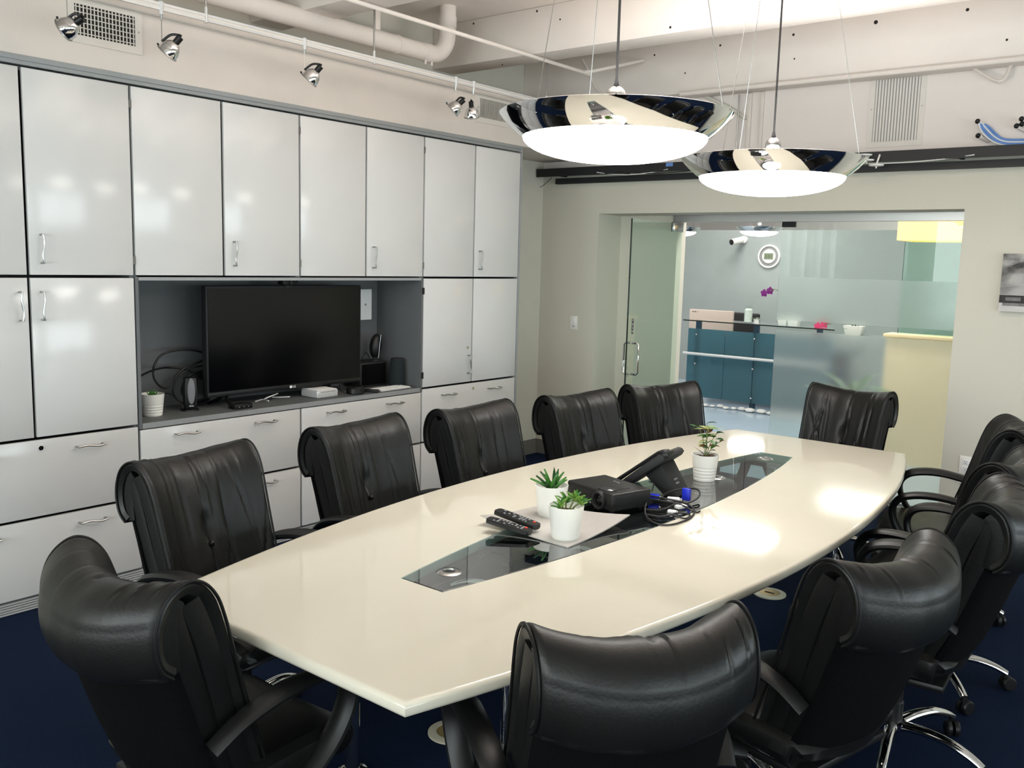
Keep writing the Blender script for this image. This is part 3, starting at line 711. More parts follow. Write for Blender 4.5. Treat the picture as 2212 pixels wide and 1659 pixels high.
for i, (x, y, fx, fy, lb) in enumerate(CH):
    k = i % 3; dzc = LIFT.get(i, 0)
    if k not in protos: o = protos[k] = make_chair(11+k, lb)
    else: o = copy_tree(protos[k])
    o['label'] = lb; o.location = (x, y, 0); o.rotation_euler = (0, 0, math.atan2(fy, fx)-PI/2)
    for q_ in kids(o):                                # gas-lift height of this chair
        if q_.name.split('.')[0] not in ('base_hub', 'caster', 'column_cover', 'piston'): q_.location.z = dzc
# ------------------------------------------------------------------ things on the table
TS = TZ+.0012
# square plate curling up at two corners
pc = Vector((2.418, 2.648, TS)); S = .197
dish = thing('square_plate', pc, 'square pale grey plate with two upturned corners on the glass strip', 'plate')
n = 14; mb = MB(); vs = []
def dz(u, v): return .003+.032*(abs(u+v)/2)**2.2
for lay in (0, .004):
    for i in range(n+1):
        for j in range(n+1):
            u, v = -1+2*i/n, -1+2*j/n; vs.append((S*u, S*v, dz(u, v)-.003+lay))
N1 = (n+1)**2; fs = []
for i in range(n):
    for j in range(n):
        a = i*(n+1)+j; fs.append((a, a+1, a+n+2, a+n+1)); fs.append((N1+a, N1+a+n+1, N1+a+n+2, N1+a+1))
for i in range(n):
    for a, b in ((i, i+1), (n*(n+1)+i, n*(n+1)+i+1), (i*(n+1), (i+1)*(n+1)), (i*(n+1)+n, (i+1)*(n+1)+n)): fs.append((a, b, N1+b, N1+a))
mb.add(vs, fs).build('dish', 'plate', dish)
def plate_z(x, y): return TS+dz((x-pc.x)/S, (y-pc.y)/S)+.001
# succulent pots
def aloe(c, label):
    p = thing('potted_succulent', c, label, 'plant'); succ_pot(p, c, .063, .118)
    R = random.Random(3)
    for k in range(15):
        az = k*2.399+R.uniform(-.2, .2); el = math.radians(78-k*3.3)
        put_leaf(p, 'leaf_green' if k % 3 else 'leaf_dark', c+Vector((.010*math.cos(az), .010*math.sin(az), .094)), az, el, .075+.02*R.random(), .017, -.15, .35, .003)
    return p
def jade(c, label):
    p = thing('potted_succulent', c, label, 'plant'); succ_pot(p, c, .0625, .116)
    R = random.Random(5)
    for b, (dx, dy, h, lx, ly) in enumerate(((.0, -.02, .022, -.02, -.02), (.02, .012, .045, .02, .02), (.028, .03, .028, .03, .03), (-.012, .012, .03, -.01, .02))):
        base = c+Vector((dx*.4, dy*.4, .094)); tip = c+Vector((dx+lx*.3, dy+ly*.3, .094+h))
        MB().tube(cr([base, base.lerp(tip, .5)+Vector((0, 0, .006)), tip], 4), .003, 6).build('stem', 'stem', p, world=True)
        for k in range(10):
            az = k*2.399+b; el = math.radians(62-8*(k//2)+R.uniform(-10, 10))
            put_leaf(p, 'leaf_lime' if (k+b) % 3 else 'leaf_green', tip-Vector((0, 0, .003*(k//3))), az, el, .030+.014*R.random(), .011, -.25, .3, .002)
    return p
pb = at_z(1190, 1112, TS+.004); pb.z = plate_z(pb.x, pb.y)
aloe(pb, 'white pot with spiky dark green succulent, rear one on the square plate')
pf = at_z(1221, 1160, TS+.004); pf.z = plate_z(pf.x, pf.y)
jade(pf, 'white pot with trailing star-leaved succulent, front one on the square plate')
# remotes
def remote(p0, p1, label, seed):
    a, b = Vector(p0), Vector(p1); c = (a+b)/2; d = (b-a); L = d.length
    r = thing('remote_control', c, label, 'remote', 'black remote controls on the plate')
    x = d.normalized(); z = Vector((0, 0, 1)); y = z.cross(x).normalized(); z = x.cross(y)
    M = frame((0, 0, 0), x, y, z)
    w = .026
    body = MB().rings([[(X, w*s*cy, .010*cz) for cy, cz in ((-1,-.5),(-.6,-1),(.6,-1),(1,-.5),(1,.4),(.85,.8),(-.85,.8),(-1,.4))] for X, s in ((-L/2, .55), (-L/2+.006, .9), (-L/2+.03, 1), (L/2-.03, 1), (L/2-.006, .9), (L/2, .6))])
    body.xf(M).build('body', 'black_plastic', r)
    R = random.Random(seed); me = None
    for i in range(9):
        for j in range(3):
            p = Vector((-L/2+.03+.0135*i, -.011+.011*j, .0086))
            mb = MB().cbox(p, (.007, .006, .0022)).xf(M); mb.build('button', 'grey_button' if R.random() < .55 else 'matte_black', r)
    MB().cyl((L/2-.022, .008, .008), (L/2-.022, .008, .0105), .005, 12).xf(M).build('power_button', 'red_button', r)
    return r
def on_plate(px, py, dzv):
    q = at_z(px, py, TS+.03); q = at_z(px, py, plate_z(q.x, q.y)+dzv); return q
remote(on_plate(1054, 1122, .012), on_plate(1146, 1150, .012), 'black remote with red button lying lower on the plate edge', 1)
remote(on_plate(1073, 1104, .030), on_plate(1162, 1138, .022), 'black remote with orange button resting across the other remote', 2)
# projector
fc, lc = Vector((2.505, 2.895, TS)), Vector((2.235, 2.972, TS))
ex = (fc-lc).normalized(); ey = Vector((-ex.y, ex.x, 0)); PW, PD, PH = (fc-lc).length, .205, .080
pj = thing('projector', lc+ex*PW/2+ey*PD/2, 'black video projector with round front lens on table centre', 'projector', rz=math.atan2(ex.y, ex.x))
for sx_ in (-1, 1):
    for sy_ in (-1, 1): MB().cyl((sx_*PW*.38, sy_*PD*.36, 0), (sx_*PW*.38, sy_*PD*.36, .012), .010, 10).build('foot', 'matte_black', pj)
MB().box(-PW/2, PW/2, -PD/2, PD/2, .01, PH).build('housing', 'black_plastic', pj, .010, 3)
lx = PW/2-.075
MB().lathe([(.036, 0), (.036, .016), (.033, .020), (.028, .018), (.024, .004)], (0,0,0), 32, caps=False).xf(Matrix.Translation((lx, -PD/2+.006, .043)) @ Matrix.Rotation(PI/2, 4, 'X')).build('lens_ring', 'matte_black', pj)
MB().lathe([(.0245, .004), (.018, .010), (.003, .013)], (0,0,0), 28).xf(Matrix.Translation((lx, -PD/2+.006, .043)) @ Matrix.Rotation(PI/2, 4, 'X')).build('lens', 'gloss_black', pj)
MB().box(lx-.03, lx+.035, -PD/2+.012, -PD/2+.06, PH-.004, PH+.004).build('zoom_bezel', 'matte_black', pj, .003)
for k in range(2): MB().cbox((lx+.022+.011*k, -PD/2+.03, PH+.0045), (.007, .012, .002)).build('lens_tab', 'logo_white', pj)
for k in range(7):
    MB().box(PW/2-.001, PW/2+.0012, -PD/2+.02, PD/2-.03, .019+.007*k, .0215+.007*k).build('vent_slat', 'matte_black', pj)
    MB().box(-PW/2+.02, lx-.05, -PD/2-.0012, -PD/2+.001, .019+.007*k, .0215+.007*k).build('vent_slat', 'matte_black', pj)
MB().cbox((lx-.055, -PD/2-.001, .022), (.010, .001, .006)).build('badge', 'logo_grey', pj)
for k in range(4): MB().cyl((PW/2-.05, -PD/2+.08+.016*k, PH), (PW/2-.05, -PD/2+.08+.016*k, PH+.002), .004, 10).build('control_button', 'matte_black', pj)
text('lettering', 'Optoma', .012, 'logo_grey', pj, frame((-.01, .05, PH+.0006), (-1,0,0), (0,-1,0), (0,0,1)))
# desk phone seen from behind, leaning on its stand
ph_ = thing('desk_phone', Vector((2.425, 3.355, TS)), 'dark grey desk phone leaning on stand, its back toward us', 'phone', rz=math.radians(6))
slab_ = [(-.155, .008), (-.145, .0), (-.12, .004), (.075, .150), (.085, .168), (.072, .180), (.055, .182)]
MB().prism(slab_, -.105, .105, 'y').build('body', 'matte_black', ph_, .004)
MB().prism([(-.02, .075), (.05, .132), (.128, .006), (.128, 0), (.07, 0)], -.062, .075, 'y').build('stand', 'matte_black', ph_, .005)
MB().prism([(-.165, .016), (-.15, .04), (.045, .192), (.078, .200), (.09, .186), (.075, .176), (.05, .182), (-.13, .038), (-.14, .012)], -.098, -.045, 'y').build('handset', 'black_plastic', ph_, .006)
MB().prism([(.052, .150), (.10, .176), (.092, .196), (.06, .186)], -.104, -.03, 'y').build('earpiece', 'black_plastic', ph_, .006)
zx = Vector((.126, 0, .078)).normalized(); zn = zx; yd = Vector((.078, 0, -.126)).normalized()
for k, hh in enumerate((.004, .007, .011, .007, .004, .007, .011, .007, .004)):
    p = Vector((.092, -.016+.0042*k, .064)) + zn*.0012
    MB().cbox((0, 0, 0), (.0016, hh, .0006)).xf(frame(p, (0,1,0), -yd, zn)).build('logo_bar', 'logo_grey', ph_)
text('logo_text', 'CISCO', .011, 'logo_grey', ph_, frame(Vector((.1015, 0, .0487))+zn*.0012, (0,1,0), -yd, zn))
# cable tangle
c0 = Vector((2.62, 3.13, TS))
def tang(name, pts, r, m, label): tag(MB().tube(cr(pts, 7), r, 8).build(name, m), label, 'cable')
def T(px, py, z=.008): return at_z(px, py, TS+z)
tang('cable', [T(1398, 1080, .03), T(1393, 1100, .02), T(1398, 1118), T(1420, 1132, .004), T(1450, 1133, .004), T(1485, 1122, .004), T(1500, 1106, .006), T(1490, 1092, .02), T(1462, 1082, .04), T(1420, 1074, .04), T(1400, 1070, .03)], .0035, 'cord_black', 'black cable forming the big front loop of the tangle')
tang('cable', [T(1430, 1070, .02), T(1455, 1060, .04), T(1490, 1055, .04), T(1510, 1060, .03), T(1508, 1075, .02), T(1480, 1088, .01), T(1450, 1085, .01), T(1420, 1072, .02)], .0035, 'cord_black', 'black cable forming the rear loop beside the phone')
tang('cable', [T(1392, 1078, .02), T(1430, 1082, .025), T(1470, 1090, .02), T(1500, 1106, .004), T(1512, 1104, .004)], .0035, 'cord_black', 'black cable running straight through the tangle to the right')
tang('cable', [T(1392, 1100, .006), T(1425, 1102, .01), T(1448, 1094, .02), T(1462, 1086, .02)], .0035, 'cord_black', 'short black cable coming from the projector side')
tang('cable', [T(1396, 1112, .004), T(1430, 1116, .006), T(1465, 1108, .006), T(1490, 1112, .004), T(1480, 1120, .004), T(1450, 1112, .01)], .0035, 'cord_black', 'low black cable lying under the white connectors')
tang('cable', [T(1408, 1062, .02), T(1412, 1045, .05), T(1402, 1040, .06)], .003, 'cord_black', 'thin black cord plugged into back of the phone')
for j, (px, py, z, ang, m, dims, lb) in enumerate(((1455, 1078, .03, .5, 'paper', (.05, .022, .014), 'upper white adapter plug in the cable tangle'), (1470, 1094, .012, 1.2, 'paper', (.045, .026, .014), 'middle white adapter plug in the cable tangle'), (1452, 1105, .006, .2, 'paper', (.035, .02, .012), 'lower white adapter plug in the cable tangle'), (1483, 1068, .036, 1.5, 'plug_blue', (.018, .035, .05), 'bright blue monitor plug standing up in the tangle'), (1413, 1072, .02, .4, 'plug_blue', (.045, .03, .016), 'dark blue monitor plug near the projector'))):
    p = T(px, py, z); o = thing('cable_plug', p-Vector((0, 0, dims[2]/2)), lb, 'plug', rz=ang)
    MB().cbox((0, 0, dims[2]/2), dims).build('shell', m, o, .004)
    MB().cbox((dims[0]*.55, 0, dims[2]/2), (dims[0]*.25, dims[1]*.6, dims[2]*.6)).build('contact', 'steel', o, .001)
# leafy plant in ribbed pot
c = at_z(1521, 1036, TS); lp = thing('potted_plant', c, 'ribbed white pot with leggy brown and variegated green plant beside phone', 'plant')
succ_pot(lp, c, .060, .118, ribs=1)
R = random.Random(21); cz = Vector((0, 0, .094))
for k in range(9):
    az = k*2.399; put_leaf(lp, 'leaf_brown', c+cz+Vector((.012*math.cos(az), .012*math.sin(az), 0)), az, math.radians(R.uniform(25, 60)), .05+.035*R.random(), .022, -.7, .3, .0, R.uniform(-.5, .5))
tips = []
for k, (dx, dy, h) in enumerate(((-.035, -.012, .15), (-.012, .02, .16), (.015, -.01, .15), (.035, .03, .12), (.06, .045, .09), (.0, .0, .13))):
    a = c+cz; b = c+cz+Vector((dx, dy, h)); pts = cr([a, a.lerp(b, .5)+Vector((dx*-.2, dy*.2, .01)), b], 6)
    MB().tube(pts, .0018, 6).build('stem', 'stem', lp, world=True)
    for i in range(6):
        p = pts[min(len(pts)-1, 4+int(i*1.7))]; az = R.uniform(0, 6.28)
        put_leaf(lp, R.choice(('leaf_dark', 'leaf_varieg', 'leaf_green', 'leaf_dark', 'leaf_brown')), p, az, math.radians(R.uniform(-10, 45)), R.uniform(.03, .06), R.uniform(.014, .022), -.6, .35, 0, R.uniform(-.6, .6))
for az, L_ in ((.9, .09), (-.95, .085), (2.4, .07)):
    put_leaf(lp, 'leaf_varieg', c+cz+Vector((0, 0, .135)), az, math.radians(12), L_, .018, -.35, .3)
# ------------------------------------------------------------------ pendant lamps
def pendant(x, y, zr, R, label, energy, top=CEIL):
    p = thing('pendant_lamp', (x, y, zr), label, 'lamp', 'chrome bowl pendant lamps')
    k = R/.42
    bowl = MB().lathe([(.332*k, -.078*k), (.352*k, -.064*k), (.385*k, -.036*k), (.412*k, -.008*k), (.42*k, .004*k), (.416*k, .006*k), (.404*k, -.008*k), (.378*k, -.034*k), (.340*k, -.060*k), (.326*k, -.070*k)], (0,0,0), 72)
    n = 72; o = len(bowl.v); bowl.f = bowl.f[:-2]; bowl.build('bowl', 'mirror_chrome', p)
    prof = [(.334*k*math.cos(a), (-.076-.088*math.sin(a))*k) for a in (PI/2*i/10 for i in range(10))] + [(.004, -.164*k)]
    MB().lathe(prof, (0,0,0), 64).build('diffuser', 'diffuser', p)
    MB().lathe([(.30*k, -.052*k), (.29*k, -.045*k), (.004, -.045*k)], (0,0,0), 48).build('reflector_plate', 'paper', p)
    MB().sphere((0, 0, .072*k), .036*k, 20, 12).build('hub', 'chrome', p)
    MB().cyl((0, 0, -.045*k), (0, 0, .045*k), .014*k, 16).build('hub_stem', 'chrome', p)
    MB().cyl((0, 0, .10*k), (0, 0, .135*k), .012*k, 12, .005*k).build('cord_grip', 'matte_black', p)
    MB().cyl((0, 0, .12*k), (0, 0, top-zr), .0048, 8).build('cord', 'cord_black', p)
    for i in range(3):
        a = math.radians(20+120*i); ca, sa = math.cos(a), math.sin(a)
        MB().cyl((.385*k*ca, .385*k*sa, .0), (.15*ca, .15*sa, top-zr), .0016, 6).build('suspension_wire', 'steel', p)
        MB().cyl((.385*k*ca, .385*k*sa, -.034*k), (.385*k*ca, .385*k*sa, .01), .005*k, 8).build('wire_anchor', 'steel', p)
    MB().lathe([(.06, top-zr-.03), (.065, top-zr-.005), (.065, top-zr)], (0,0,0), 24).build('ceiling_rose', 'plate_white', p)
    l = bpy.data.lights.new('lamp_uplight', 'AREA'); l.shape = 'DISK'; l.size = .5*k; l.energy = energy; l.color = (1.0, .945, .905); l.spread = math.radians(155)
    lo = bpy.data.objects.new('lamp_uplight', l); COL.objects.link(lo); lo.parent = p; lo.location = (0, 0, -.03*k); lo.rotation_euler = (PI, 0, 0)
    return p
a = at_x(1329, 252, 2.495); b = at_x(1668, 347, 2.495)
pendant(a.x, a.y, a.z, .414, 'chrome bowl pendant lamp over the table, nearer and larger of the pair', 48)
pendant(b.x, b.y, b.z, .424, 'chrome bowl pendant lamp over the far half of the table', 48)
# ------------------------------------------------------------------ track lights
RX = .28
def rp(px, py): return at_x(px, py, RX)
RZ = rp(658, 92).z
tr = thing('track_rail', (RX, 3.5, RZ), 'slim twin-bar silver lighting rail hung above the cabinets', 'light rail')
for dz in (.011, -.011): MB().box(RX-.006, RX+.006, 1.0, rp(1176, 222).y+.15, RZ+dz-.006, RZ+dz+.006).build('bar', 'silver_paint', tr, world=True)
MB().box(RX-.003, RX+.003, 1.0, rp(1176, 222).y+.15, RZ-.006, RZ+.006).build('insulator', 'grille_white', tr, world=True)
HZ = rp(806, 20).z
for px, py, top in ((445, 40, CEIL), (808, 122, HZ), (1180, 222, HZ)):
    q = rp(px, py)
    MB().cyl((RX, q.y, RZ+.01), (RX, q.y, top), .005, 8).build('hanger_rod', 'brushed', tr, world=True)
    MB().cyl((RX, q.y, RZ-.022), (RX, q.y, RZ+.05), .011, 10, .007).build('hanger_clamp', 'silver_paint', tr, world=True)
def spot(px0, px1, py1, az, tilt, label, sgn=1, off=.04):
    q = rp(px0, py1); hz = q.z
    s = thing('track_spotlight', (RX, q.y, hz), label, 'spotlight', 'chrome spotlights on the rail')
    yb = q.y
    MB().cyl((RX, yb, RZ-.035), (RX, yb, RZ+.022), .010, 10, .013).build('rail_clip', 'silver_paint', s, world=True)
    MB().cyl((RX, yb, RZ-.06), (RX, yb, RZ-.03), .004, 8, .008).build('clip_tip', 'brushed', s, world=True)
    MB().cyl((RX, yb, hz+.02), (RX, yb, RZ-.05), .0022, 6).build('stem', 'steel', s, world=True)
    # sgn +1: lamp mouth looks down towards the near end, socket behind it; -1 mirrored
    lc = Vector((0, off*sgn, -.012)); M = Matrix.Rotation(az, 4, 'Z') @ Matrix.Translation(lc) @ Matrix.Rotation(-tilt*sgn, 4, 'X')
    MB().lathe([(.013, .040), (.024, .034), (.038, .018), (.046, -.004), (.048, -.026)], (0, 0, 0), 24).xf(M).build('reflector', 'chrome', s)
    MB().lathe([(.0485, -.030), (.052, -.027), (.0485, -.022)], (0, 0, 0), 24, caps=False).xf(M).build('retaining_ring', 'brushed', s)
    MB().cyl((0, 0, .038), (0, 0, .072), .016, 12).xf(M).build('socket', 'black_plastic', s)
    top = M @ Vector((0, 0, .078))
    MB().tube(cr([Vector((0, 0, .022)), top*.45+Vector((.0, 0, .030)), top*.85+Vector((0, 0, .012)), top], 5), .006, 8, up=(1,0,0)).build('yoke', 'black_plastic', s)
    MB().tube([M @ Vector((0, .048*sgn*-1, -.028)), M @ Vector((0, .062*sgn*-1, -.022))], .0045, 6).build('clip_tab', 'matte_black', s)
    return s
spot(146, 150, 52, -.95, math.radians(60), 'chrome spotlight hanging in front of the wide air vent', off=.005)
spot(350, 372, 100, -.95, math.radians(42), 'chrome spotlight second from left, just right of the wide vent')
spot(658, 676, 160, -.95, math.radians(42), 'chrome spotlight third from left, alone above the cabinet middle')
spot(984, 981, 228, -.95, math.radians(48), 'chrome spotlight left one of the close pair by the small vent', off=.0)
spot(1022, 1010, 242, .5, math.radians(22), 'chrome spotlight right one of the close pair by the small vent', sgn=-1, off=.04)
# ------------------------------------------------------------------ pipes and conduits
tag(MB().tube([(.022, y, 2.855) for y in (0.2, 3, YF-.01)], .020, 14).build('sprinkler_pipe', 'white_paint'), 'white painted pipe running along top edge of the bulkhead', 'pipe')
BX = -.13
zc = at_x(740, 64, BX).z; ye = at_x(935, 112, BX).y
path = [(BX, .2, zc), (BX, ye-.02, zc)] + [(BX, ye-.02+.16*math.sin(t), zc+.16*(1-math.cos(t))) for t in (PI/2*k/8 for k in range(1, 9))] + [(BX, ye+.14, CEIL)]
dp = thing('drain_pipe', (BX, 3.0, zc), 'fat white pipe that elbows up to the ceiling', 'pipe')
MB().tube(path, .057, 22, up=(1,0,0)).build('pipe', 'white_paint', dp, world=True)
for yy, w in ((ye-.06, .035), (ye-.34, .006)):
    MB().cyl((BX, yy-w, zc), (BX, yy+w, zc), .062, 22).build('coupling', 'white_paint', dp, world=True)
MB().cyl((BX, ye+.14, zc+.20), (BX, ye+.14, zc+.27), .062, 22).build('coupling', 'white_paint', dp, world=True)
for yy in (ye-.09, ye-.03): MB().cyl((BX+.02, yy, zc-.082), (BX+.02, yy, zc-.055), .008, 8).build('clamp_bolt', 'white_paint', dp, world=True)
yh = at_x(815, 60, BX).y
MB().box(BX-.006, BX+.006, yh-.02, yh+.02, zc+.05, CEIL).build('hanger_strap', 'white_paint', dp, world=True)
KX = .36
k0 = at_x(1000, 75, KX); kz = k0.z; ke = at_x(1262, 160, KX)
tag(MB().tube(cr([(KX, .3, kz), (KX, 2.5, kz), (KX, ke.y-.2, kz), (KX+.005, ke.y, kz+.004), (KX+.12, ke.y+.16, kz+.05), (KX+.2, 6.165, kz+.15)], 8), .0125, 10).build('conduit', 'white_paint'), 'thin white conduit running below the beam to the far beam', 'conduit')
fy = 6.17
tag(MB().tube(cr([at_y(1258, 128, fy), at_y(1272, 155, fy), at_y(1285, 185, fy), at_y(1305, 208, fy), at_y(1325, 216, fy-.005)], 6), .010, 8).build('conduit', 'white_paint'), 'bent white conduit on the far beam behind the nearer pendant', 'conduit')
zz = 2.945
tag(MB().tube([(at_y(1470, 210, 6.15).x, 6.145, zz), (XR-.1, 6.145, zz)], .017, 10).build('conduit', 'white_paint'), 'straight white conduit along bottom edge of the far beam', 'conduit')
p1_, p2_, p3_ = at_y(2092, 140, 6.36), at_y(2158, 176, 6.30), at_y(2184, 140, 6.36)
tag(MB().tube(cr([p1_+Vector((-.03, 0, .03)), p1_, p2_, p3_+Vector((.0, 0, .0)), p3_+Vector((.03, 0, .06))], 6), .011, 8).build('conduit', 'white_paint'), 'V-shaped bent white conduit under the far beam at right', 'conduit')
q0, q1 = at_y(1572, 230, YF-.02), at_y(1612, 256, YF-.02)
tag(MB().tube([q0+Vector((-.25, 0, .12)), q0, q1], .013, 8).build('conduit', 'wall_paint'), 'short slanting conduit on far wall behind the second pendant', 'conduit')
rx = at_y(1594, 260, YF-.05).x
tag(MB().cyl((rx, YF-.05, 2.52), (rx, YF-.05, 2.94), .006, 8).build('threaded_rod', 'brushed'), 'grey threaded rod hanging above the black tray', 'rod')
cx0 = at_y(1615, 260, YF).x; cx1 = at_y(1648, 260, YF).x
tag(MB().box(cx0, cx0+.03, YF-.02, YF-.001, 2.53, 2.953).build('wall_raceway', 'white_paint', None, .003), 'left narrow white raceway on wall above the second pendant', 'raceway')
tag(MB().box(cx1-.02, cx1+.005, YF-.02, YF-.001, 2.53, 2.953).build('wall_raceway', 'white_paint', None, .003), 'right narrow white raceway on wall above the second pendant', 'raceway')
# cable tray on the far wall
tx0, tx1 = -.52, XR-.2
ct = thing('cable_tray', (3.0, YF-.06, 2.43), 'long black cable tray running along the far wall', 'tray')
MB().box(tx0, tx1, YF-.12, YF-.114, 2.408, 2.475).build('front_lip', 'tray_metal', ct, world=True)
MB().box(tx0, tx1, YF-.114, YF-.004, 2.435, 2.441).build('tray_floor', 'tray_metal', ct, world=True)
MB().box(tx0+.15, tx1, YF-.05, YF-.004, 2.352, 2.398).build('lower_rail', 'tray_metal', ct, world=True)
for k in range(12): MB().box(-.3+.62*k, -.28+.62*k, YF-.114, YF-.004, 2.41, 2.436).build('bracket', 'tray_metal', ct, world=True)
sx = at_y(1446, 358, YF-.12).x
MB().box(sx-.03, sx+.03, YF-.1215, YF-.12, 2.445, 2.472).build('blue_sticker', 'cable_blue', ct, world=True)
for j, (xa, xb) in enumerate(((.1, .75), (.3, 1.1), (2.0, 2.9))):
    pts = [(xa+(xb-xa)*t, YF-.125+.01*math.sin(9*t), 2.425-.03*math.sin(PI*t)) for t in (k/14 for k in range(15))]
    tag(MB().tube(pts, .0035, 6).build('tray_cable', 'cable_white' if j != 1 else 'cord_black'), ('white cable sagging under left part of the black tray', 'black cable sagging under left part of the black tray', 'white cable sagging under the tray near the right')[j], 'cable')
pts = cr([at_y(1165, 385, YF-.06), at_y(1162, 395, YF-.06), at_y(1167, 404, YF-.05), at_y(1180, 395, YF-.06), at_y(1192, 384, YF-.06)], 6)
tag(MB().tube(pts, .0025, 6).build('tray_cable', 'cord_black'), 'thin wire loop hanging from left end of the tray', 'cable')
for j, (px, py) in enumerate(((1868, 335), (1893, 357), (1872, 346))):
    c = at_y(px, py, YF-.17)
    sp_ = thing('round_fitting', c, ('upper round white ceiling disc beside second pendant rim', 'lowest round white disc with brass tip beside second pendant', 'middle round white disc beside second pendant rim')[j], 'fitting')
    MB().lathe([(.004, -.02), (.006, -.008), (.045, -.004), (.048, .004), (.01, .008)], (0,0,0), 20).build('disc', 'plate_white', sp_)
    MB().cyl((0, 0, .004), (0, .055, 2.455-c.z), .006, 8).build('mount', 'plate_white', sp_)
# data cables on hooks
hk = []
def PY(px, py, y=6.34): return at_y(px, py, y)
for j, (px, py) in enumerate(((2112, 262), (2113, 293), (2196, 272), (2208, 268), (2207, 257))):
    c = PY(px, py)
    h = thing('cable_hook', c, ('top cable hook left of the blue cables', 'lower cable hook left of the blue cables', 'lower left hook of the trio at the right edge', 'right hook of the trio at the right edge', 'top hook of the trio at the right edge')[j], 'hook', 'white cable hooks on the far wall')
    MB().cyl((0, 0, 0), (.05, YF-c.y, -.03), .014, 10).build('arm', 'white_paint', h)
    MB().sphere((0, 0, 0), .016, 10, 8).build('tip', 'black_plastic', h)
for j in range(6):
    o = .006*j
    pts = cr([PY(2114+2*j, 266), PY(2120+3*j, 283-2*j), PY(2140+2*j, 303-3*j), PY(2165, 313-3*j), PY(2190, 315-3*j), PY(2230, 314-3*j)], 6)
    tag(MB().tube([p+Vector((0, o, 0)) for p in pts], .005, 6).build('data_cable', 'cable_blue' if j % 3 else 'cable_white'), '%s data cable in the sagging bundle above tray, %s' % ('blue' if j % 3 else 'white', ('outermost', 'second strand', 'third strand', 'fourth strand', 'fifth strand', 'innermost')[j]), 'cable', 'sagging data cables')
# ------------------------------------------------------------------ air vents
def vent(loc, wv, hv, nx, nz, label, axis, closed=False, depth=.03):
    v = thing('air_vent', loc, label, 'vent')
    def bx(u0, u1, z0, z1, d0, d1):
        return MB().box(d0, d1, u0, u1, z0, z1) if axis == 'x' else MB().box(u0, u1, -d1, -d0, z0, z1)
    f = .035
    for r in ((-wv/2-f, wv/2+f, -hv/2-f, -hv/2), (-wv/2-f, wv/2+f, hv/2, hv/2+f), (-wv/2-f, -wv/2, -hv/2, hv/2), (wv/2, wv/2+f, -hv/2, hv/2)):
        bx(*r, 0, .006).build('frame', 'grille_white', v)
    bx(-wv/2, wv/2, -hv/2, hv/2, .0003, .0012).build('duct_back', 'vent_dark' if not closed else 'logo_grey', v)
    for k in range(nx):
        u = -wv/2+wv*(k+.5)/nx; bx(u-.0022*(2.6 if closed else 1), u+.0022*(2.6 if closed else 1), -hv/2, hv/2, .0015, .0055).build('blade', 'grille_white', v)
    for k in range(nz):
        z = -hv/2+hv*(k+.5)/nz; bx(-wv/2, wv/2, z-.002, z+.002, .0013, .003).build('cross_blade', 'grille_white', v)
    for s in (-1, 1):
        b = bx(s*(wv/2+f/2)-.004, s*(wv/2+f/2)+.004, -.004, .004, .006, .0075); b.build('screw', 'brushed', v)
    return v
vent((0.0, 2.254, 2.745), .293, .137, 17, 6, 'white air vent with dark square grid above the left cabinets', 'x')
vent((0.0, 5.086, 2.752), .303, .130, 22, 0, 'small white air vent with fine vertical blades by the spotlight pair', 'x')
vent((2.373, YF, 2.766), .287, .43, 15, 0, 'tall pale ribbed air vent on far wall above the tray', 'y', True)
# ------------------------------------------------------------------ wall and floor fittings
def plate_y(c, w, h, name, label, cat, kind):
    p = thing(name, c, label, cat)
    MB().cbox((0, -.003, 0), (w, .006, h)).build('cover_plate', 'plate_white', p, .0015)
    if kind == 'switch':
        MB().cbox((0, -.008, .008), (w*.45, .005, h*.45)).build('rocker', 'paper', p, .001); MB().cbox((0, -.008, -h*.27), (w*.3, .004, h*.08)).build('slider', 'logo_grey', p, .001)
    else:
        for s in (-1, 1):
            MB().cbox((0, -.0072, s*h*.18), (w*.5, .003, h*.26)).build('socket', 'paper', p, .001)
            for dx in (-.007, .007): MB().cbox((dx, -.009, s*h*.18+.004), (.0022, .001, .009)).build('slot', 'matte_black', p)
            MB().cbox((0, -.009, s*h*.18-.009), (.005, .001, .005)).build('ground_hole', 'matte_black', p)
    return p
q = at_y(1240, 697, YF); plate_y(q, .072, .115, 'light_switch', 'white dimmer light switch on wall left of the glass door', 'switch', 'switch')
q = at_y(2086, 1005, YF); plate_y(q, .075, .12, 'wall_outlet', 'white wall outlet behind the right-hand chair arm', 'outlet', 'outlet')
q = at_y(1335, 890, 6.752); plate_y(q, .075, .12, 'wall_outlet', 'white wall outlet low in the door recess', 'outlet', 'outlet')
q = at_y(2080, 1041, YF); tag(MB().box(q.x-.03, q.x+.05, YF-.012, YF, q.z-.008, q.z+.004).build('wall_shelf_clip', 'plate_white', None, .002), 'small pale strip on wall below the right outlet', 'strip')
for j, (px, py, lb) in enumerate(((975, 1583, 'pale brass oval floor socket under near end of the table'), (1662, 1283, 'pale brass oval floor socket under table near right chairs'))):
    c = at_z(px, py, .0); f = thing('floor_socket', c, lb, 'floor socket')
    MB().lathe([(.085, .0), (.085, .006), (.07, .009), (.055, .009), (.055, .004)], (0,0,0), 32, caps=False).build('rim', 'socket_rim', f)
    MB().lathe([(.056, .003), (.055, .007), (.002, .0075)], (0,0,0), 24).build('lid', 'brass', f)
    MB().cbox((0, 0, .008), (.05, .012, .002)).build('slot', 'vent_dark', f)
